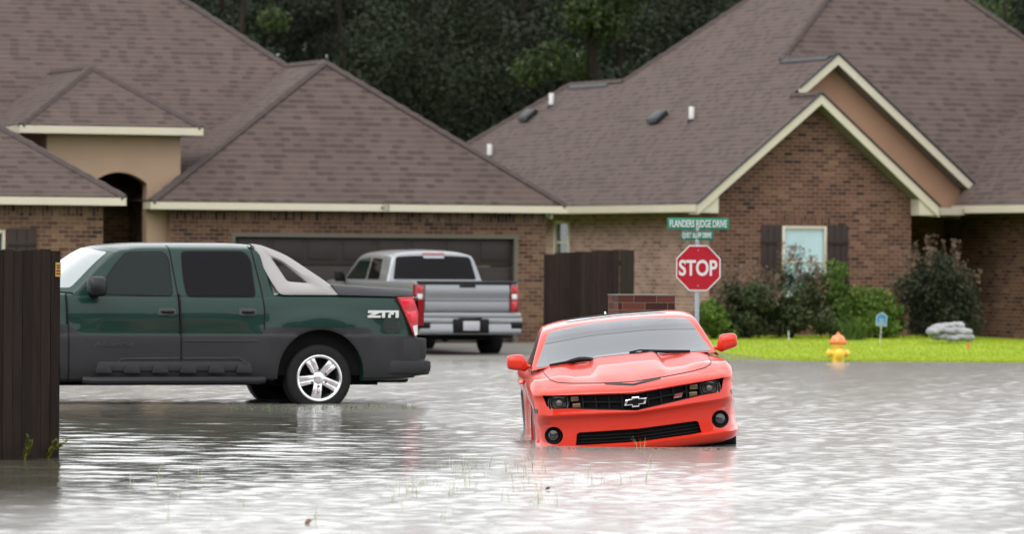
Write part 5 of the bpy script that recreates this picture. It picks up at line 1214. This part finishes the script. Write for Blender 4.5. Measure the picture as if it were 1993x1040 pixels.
# bed cover, tailgate, rear bumper, hitch
m = MB(); a0, a1, a2, a3 = av(647, 553), av(801, 562), av(803, 577), av(661, 574)
pr = [a0, (a1[0] + .03, a1[1]), (a1[0] - .01, a1[1] - .02), a2, a3]
m.rings([[(x, y, z) for y, z in pr] for x in (-.955, -.93, .93, .955)]); m.build('bed_cover', M['bed_cover'], GT_, bevel=.012)
m = MB(); m.box(-.78, .78, .055, .11, .90, 1.33); m.build('tailgate', gp, GT_, bevel=.02)
bp = [(.0, .85), (-.0, .64), (.02, .60), (-.055, .585), (-.06, .50), (-.03, .43), (.25, .40), (.55, .40), (.55, .60), (.5, .86)]
m = MB(); m.rings([[(x, y + dy, z) for y, z in bp] for x, dy in ((-1.0, .10), (-.97, .02), (-.8, 0), (.8, 0), (.97, .02), (1.0, .10))]); m.build('rear_bumper', M['cladding'], GT_, bevel=.012)
for s_ in (1, -1):
    m = MB(); m.prism([(.08, .59), (.62, .60), (.70, .50), (.72, .44), (.10, .44), (.04, .50)], lambda p: (s_ * .99, p[0], p[1]), lambda p: (s_ * 1.022, p[0], p[1])); m.build('bumper_trim', M['cladding'], GT_, bevel=.015)
m = MB(); m.box(-.35, .35, .05, .5, .33, .43); m.box(-.05, .05, -.02, .4, .31, .40); m.build('hitch', M['underbody'], GT_, bevel=.01)
m = MB(); m.box(-.85, .85, .4, 5.2, .42, 1.0); m.box(-.6, .6, .5, 5.0, .30, .42); m.build('underbody', M['underbody'], GT_)
for x, y in ((.845, 1.31), (.845, 4.86)):
    for s_ in (-1, 1): wheel(GT_, x * s_, y, .389, .389, .27, .262, s_, 'alloy', 5, star=R(90 if s_ > 0 else 90) + R(10))
# quarter lettering: built facing +x of the truck (its near side is local -x, see the placement)
def quarter_badge(s_):
    ca = av(744.5, 610); hgt, wid = .085, .375
    T = Matrix.Translation((s_ * .983, ca[0], ca[1])) @ (Matrix(((0, 0, 1, 0), (1, 0, 0, 0), (0, 1, 0, 0), (0, 0, 0, 1))) if s_ > 0 else Matrix(((0, 0, -1, 0), (-1, 0, 0, 0), (0, 1, 0, 0), (0, 0, 0, 1))))
    m = MB()
    def sh_(pts): m.prism([(a * wid - wid / 2, b * hgt - hgt / 2) for a, b in pts], lambda p: T @ Vector((p[0], p[1], 0)), lambda p: T @ Vector((p[0], p[1], .006)))
    sh_([(0, .62), (.02, 1), (1, 1), (1, .72), (.44, .72), (.40, .62)]); sh_([(.16, .62), (.36, .62), (.24, .36), (.04, .30)]); sh_([(.0, 0), (.40, 0), (.44, .28), (.0, .30)])
    sh_([(.46, 0), (.56, 0), (.56, .72), (.46, .72)]); sh_([(.66, 0), (.74, 0), (.74, .5), (.66, .5)]); sh_([(.70, .42), (.84, .42), (.84, .72), (.70, .72)][:4]); sh_([(.90, 0), (1, 0), (1, .72), (.90, .72)])
    m.build('quarter_badge', M['white_decal'], GT_)
for s_ in (1, -1): quarter_badge(s_)
for s_ in (1, -1):
    ca = av(235, 668); Tm = Matrix.Translation((s_ * 1.0135, ca[0], ca[1])) @ (Matrix(((0, 0, 1, 0), (1, 0, 0, 0), (0, 1, 0, 0), (0, 0, 0, 1))) if s_ > 0 else Matrix(((0, 0, -1, 0), (-1, 0, 0, 0), (0, 1, 0, 0), (0, 0, 0, 1))))
    text_mesh('door_lettering', 'Avalanche', M['emboss_highlight'], GT_, Tm, .46, .055, .008, shear=.25)
psi = R(18)
# local +y runs rear -> front; the truck points to the photo's left and a little towards the camera
fwd = Vector((-math.cos(psi), -math.sin(psi), 0)); right = Vector((fwd.y, -fwd.x, 0))
Mx = Matrix(((right.x, fwd.x, 0, 0), (right.y, fwd.y, 0, 0), (0, 0, 1, 0), (0, 0, 0, 1)))
rw0 = P(622, 736, 53.4); loc = Vector((rw0.x, rw0.y, -.09)) - Mx @ Vector((-.985, 1.31, 0))
GT_.matrix_world = Matrix.Translation(loc) @ Mx

# ================================================================== silver pickup (y = 0 at the rear)
ST = thing('pickup_truck', 'silver grey pickup parked tail out before the brown garage door', 'pickup truck')
cols = [(0, .08, 0, 0), (.7, .08, 0, 0), (.90, .10, .3, 0), (.975, .16, .7, 0), (1.0, .45, 1, 0), (1.02, 1.25, 1, 0), (1.0, 2.2, 1, 0), (1.0, 4.2, 1, 0), (1.01, 4.95, 1, 0), (.96, 5.5, 1, -.02), (.7, 5.78, 1.6, -.04), (0, 5.85, 2, -.04)]
rows = [(.56, .10, .05, .46, .12), (.60, .02, 0, .50, .03), (.80, 0, 0, .75, .0), (1.0, .0, 0, 1.0, .01), (1.18, .01, .0, 1.15, .02), (1.30, .03, .015, 1.28, .045), (1.345, .055, .04, 1.345, .075), (1.355, .11, .10, 1.355, .13)]
G = band(cols, rows, None, 6, 3)
hull = bmesh.new(); add_grid(hull, mirror_cols(G)); top = G[-1]
sh = np.array([top, top * np.array([.5, 1, 1]), top * np.array([0, 1, 1])]); add_grid(hull, mirror_cols(np.swapaxes(sh, 0, 1)[:, ::-1]))
st_ = [[(.93, 1.84, 1.32), (.92, 1.84, 1.335), (.89, 1.83, 1.35), (.45, 1.80, 1.355), (0, 1.80, 1.355)],
       [(.93, 2.05, 1.32), (.85, 2.03, 1.58), (.76, 2.02, 1.80), (.42, 1.98, 1.865), (0, 1.97, 1.875)],
       [(.93, 2.9, 1.32), (.86, 2.9, 1.58), (.77, 2.9, 1.83), (.43, 2.9, 1.91), (0, 2.9, 1.925)],
       [(.93, 3.65, 1.32), (.86, 3.65, 1.58), (.765, 3.7, 1.815), (.43, 3.75, 1.89), (0, 3.78, 1.90)],
       [(.93, 4.45, 1.31), (.92, 4.47, 1.325), (.88, 4.5, 1.335), (.45, 4.7, 1.345), (0, 4.78, 1.345)]]
Gh = hermite(np.array(st_), 7); Gh = np.swapaxes(hermite(np.swapaxes(Gh, 0, 1), 7), 0, 1)[:, ::-1]
add_grid(hull, mirror_cols(Gh)); finish_hull(hull, (.8, 5.0, .95))
for s_ in (1, -1):
    for yc in (1.25, 4.95): cut_hole(hull, region(hull, circle(yc, .46, .50, 30), 'x', s_, lambda c: abs(c.y - yc) < .7 and c.z < 1.1), (-.2 * s_, 0, 0))
    panel(region(hull, rounded([(2.30, 1.37), (2.98, 1.37), (2.98, 1.76), (2.42, 1.75)], .05), 'x', s_, lambda c: c.z > 1.3), 'rear_side_window', M['glass_tint'], ST, .003)
    panel(region(hull, rounded([(3.08, 1.37), (4.28, 1.37), (3.72, 1.74), (3.08, 1.77)], .05), 'x', s_, lambda c: c.z > 1.3), 'front_side_window', M['glass_green'], ST, .003)
rear = lambda c: c.y < 2.3 and c.z > 1.2
panel(region(hull, rounded([(-.80, 1.375), (.80, 1.375), (.715, 1.79), (.3, 1.81), (-.3, 1.81), (-.715, 1.79)], [.04, .04, .06, .5, .5, .06]), 'y', -1, rear), 'rear_window', M['glass_tint'], ST, .003)
panel(region(hull, rounded([(-.22, 1.832), (.22, 1.832), (.21, 1.858), (-.21, 1.858)], .008), 'y', -1, rear), 'brake_light', M['red_lens_dark'], ST, .006)
panel(region(hull, rounded([(-.20, 1.765), (.20, 1.765), (.20, 1.80), (-.20, 1.80)], .012), 'y', -1, rear), 'window_decal', M['plate'], ST, .006)
panel(region(hull, rounded([(-.815, .80), (.815, .80), (.80, 1.305), (-.80, 1.305)], .02), 'y', -1, lambda c: c.y < .4), 'seam_gap', M['seam'], ST, .001)
bm_object('body', hull, M['silver_paint'], ST, 30)
m = MB(); tp = [(.055, 1.30), (.045, 1.285), (.03, 1.20), (.035, 1.13), (.055, 1.06), (.058, 1.02), (.05, .98), (.052, .88), (.06, .815), (.10, .81), (.10, 1.31)]
m.rings([[(x, y, z) for y, z in tp] for x in (-.80, -.78, .78, .80)]); tg_ = m.build('tailgate', M['silver_paint'], ST, bevel=.008)
m = MB(); m.box(-.80, .80, .045, .062, .995, 1.02); m.build('tailgate_crease', M['alloy_dark'], tg_)
m = MB(); m.box(-.15, .15, .022, .05, 1.245, 1.29); m.build('tailgate_handle', M['black'], tg_, bevel=.008)
m = MB(); m.box(-.93, .93, .02, .16, 1.315, 1.362); m.build('tailgate_cap', M['vent_metal'], ST, bevel=.012)
for s_ in (1, -1):
    po = [(.825, .79), (.965, .80), (.985, 1.0), (.975, 1.30), (.825, 1.30)]
    m = MB(); m.rings([[(s_ * x, y0 + .10 * max(0, x - .9), z) for x, z in po] for y0 in (.20, .055, .045)]); l = m.build('tail_light', M['red_lens_dark'], ST, bevel=.012)
    m = MB(); m.box(*sorted((s_ * .85, s_ * .945)), .036, .05, 1.035, 1.125); m.build('reverse_lens', M['clear_lens'], l, bevel=.01)
    m = MB(); m.box(*sorted((s_ * .85, s_ * .945)), .036, .05, 1.15, 1.27); m.box(*sorted((s_ * .85, s_ * .945)), .036, .05, .84, 1.0); m.build('brake_lens', M['red_lens'], l, bevel=.01)
    m = MB(); m.box(*sorted((s_ * .22, s_ * .98)), -.16, .12, .60, .70); m.build('bumper_pad', M['silver_paint'], ST, bevel=.02)
    m = MB(); m.box(*sorted((s_ * .76, s_ * .985)), -.168, .0, .50, .63); m.build('bumper_step', M['black'], ST, bevel=.02)
    m = MB(); m.rings([[(s_ * .98, .0 + 4.05, 1.30), (s_ * .98, 4.2, 1.30), (s_ * .98, 4.2, 1.36), (s_ * .98, 4.05, 1.36)], [(s_ * 1.05, 4.0, 1.32), (s_ * 1.05, 4.15, 1.32), (s_ * 1.05, 4.16, 1.52), (s_ * 1.05, 4.02, 1.52)], [(s_ * 1.2, 4.0, 1.32), (s_ * 1.2, 4.10, 1.32), (s_ * 1.2, 4.10, 1.52), (s_ * 1.2, 4.02, 1.52)]]); m.build('mirror', M['black'], ST, bevel=.02)
m = MB(); m.box(-.98, .98, -.10, .12, .70, .79); m.build('rear_bumper', M['silver_paint'], ST, bevel=.02)
m = MB(); m.rings([[(x, y, z) for y, z in ((-.15, .40), (-.17, .45), (-.155, .60), (.1, .60), (.1, .40))] for x in (-.96, .96)]); m.build('bumper_valance', M['silver_paint'], ST, bevel=.02)
m = MB(); m.box(-.34, .34, -.185, -.12, .43, .685); pd = m.build('plate_recess', M['black'], ST, bevel=.02)
m = MB(); m.box(-.155, .155, -.195, -.186, .475, .645); m.build('license_plate', M['plate'], pd, bevel=.006)
m = MB(); m.box(-.85, .85, .3, 5.4, .40, .95); m.box(-.5, .5, .2, 4.6, .30, .42); m.build('underbody', M['underbody'], ST)
m = MB(); m.tube([(.55, .9, .40), (.70, .35, .38), (.92, .12, .37)], .045, 12); m.build('exhaust', M['alloy_dark'], ST, smooth=True)
m = MB(); m.tube([(-.8, 1.25, .41), (.8, 1.25, .41)], .05, 12); m.lathe([(.02, -.16), (.15, -.08), (.17, 0), (.15, .08), (.02, .16)], 16, Matrix.Translation((0, 1.25, .41))); m.build('axle', M['underbody'], ST, smooth=True)
for x, y in ((.86, 1.25), (.86, 4.95)):
    for s_ in (-1, 1): wheel(ST, x * s_, y, .41, .41, .285, .26, s_, 'alloy', 5)
c_ = P(911, 600, 79.4); g0 = float(ground_z(c_.x, 80.0)) + .01
Ms = Matrix(((aL.x, bL.x, 0, 0), (aL.y, bL.y, 0, 0), (0, 0, 1, 0), (0, 0, 0, 1)))
ST.matrix_world = Matrix.Translation((c_.x, 79.4, -.01)) @ Ms @ Matrix.Scale(.96, 4)
bpy.context.view_layer.update()
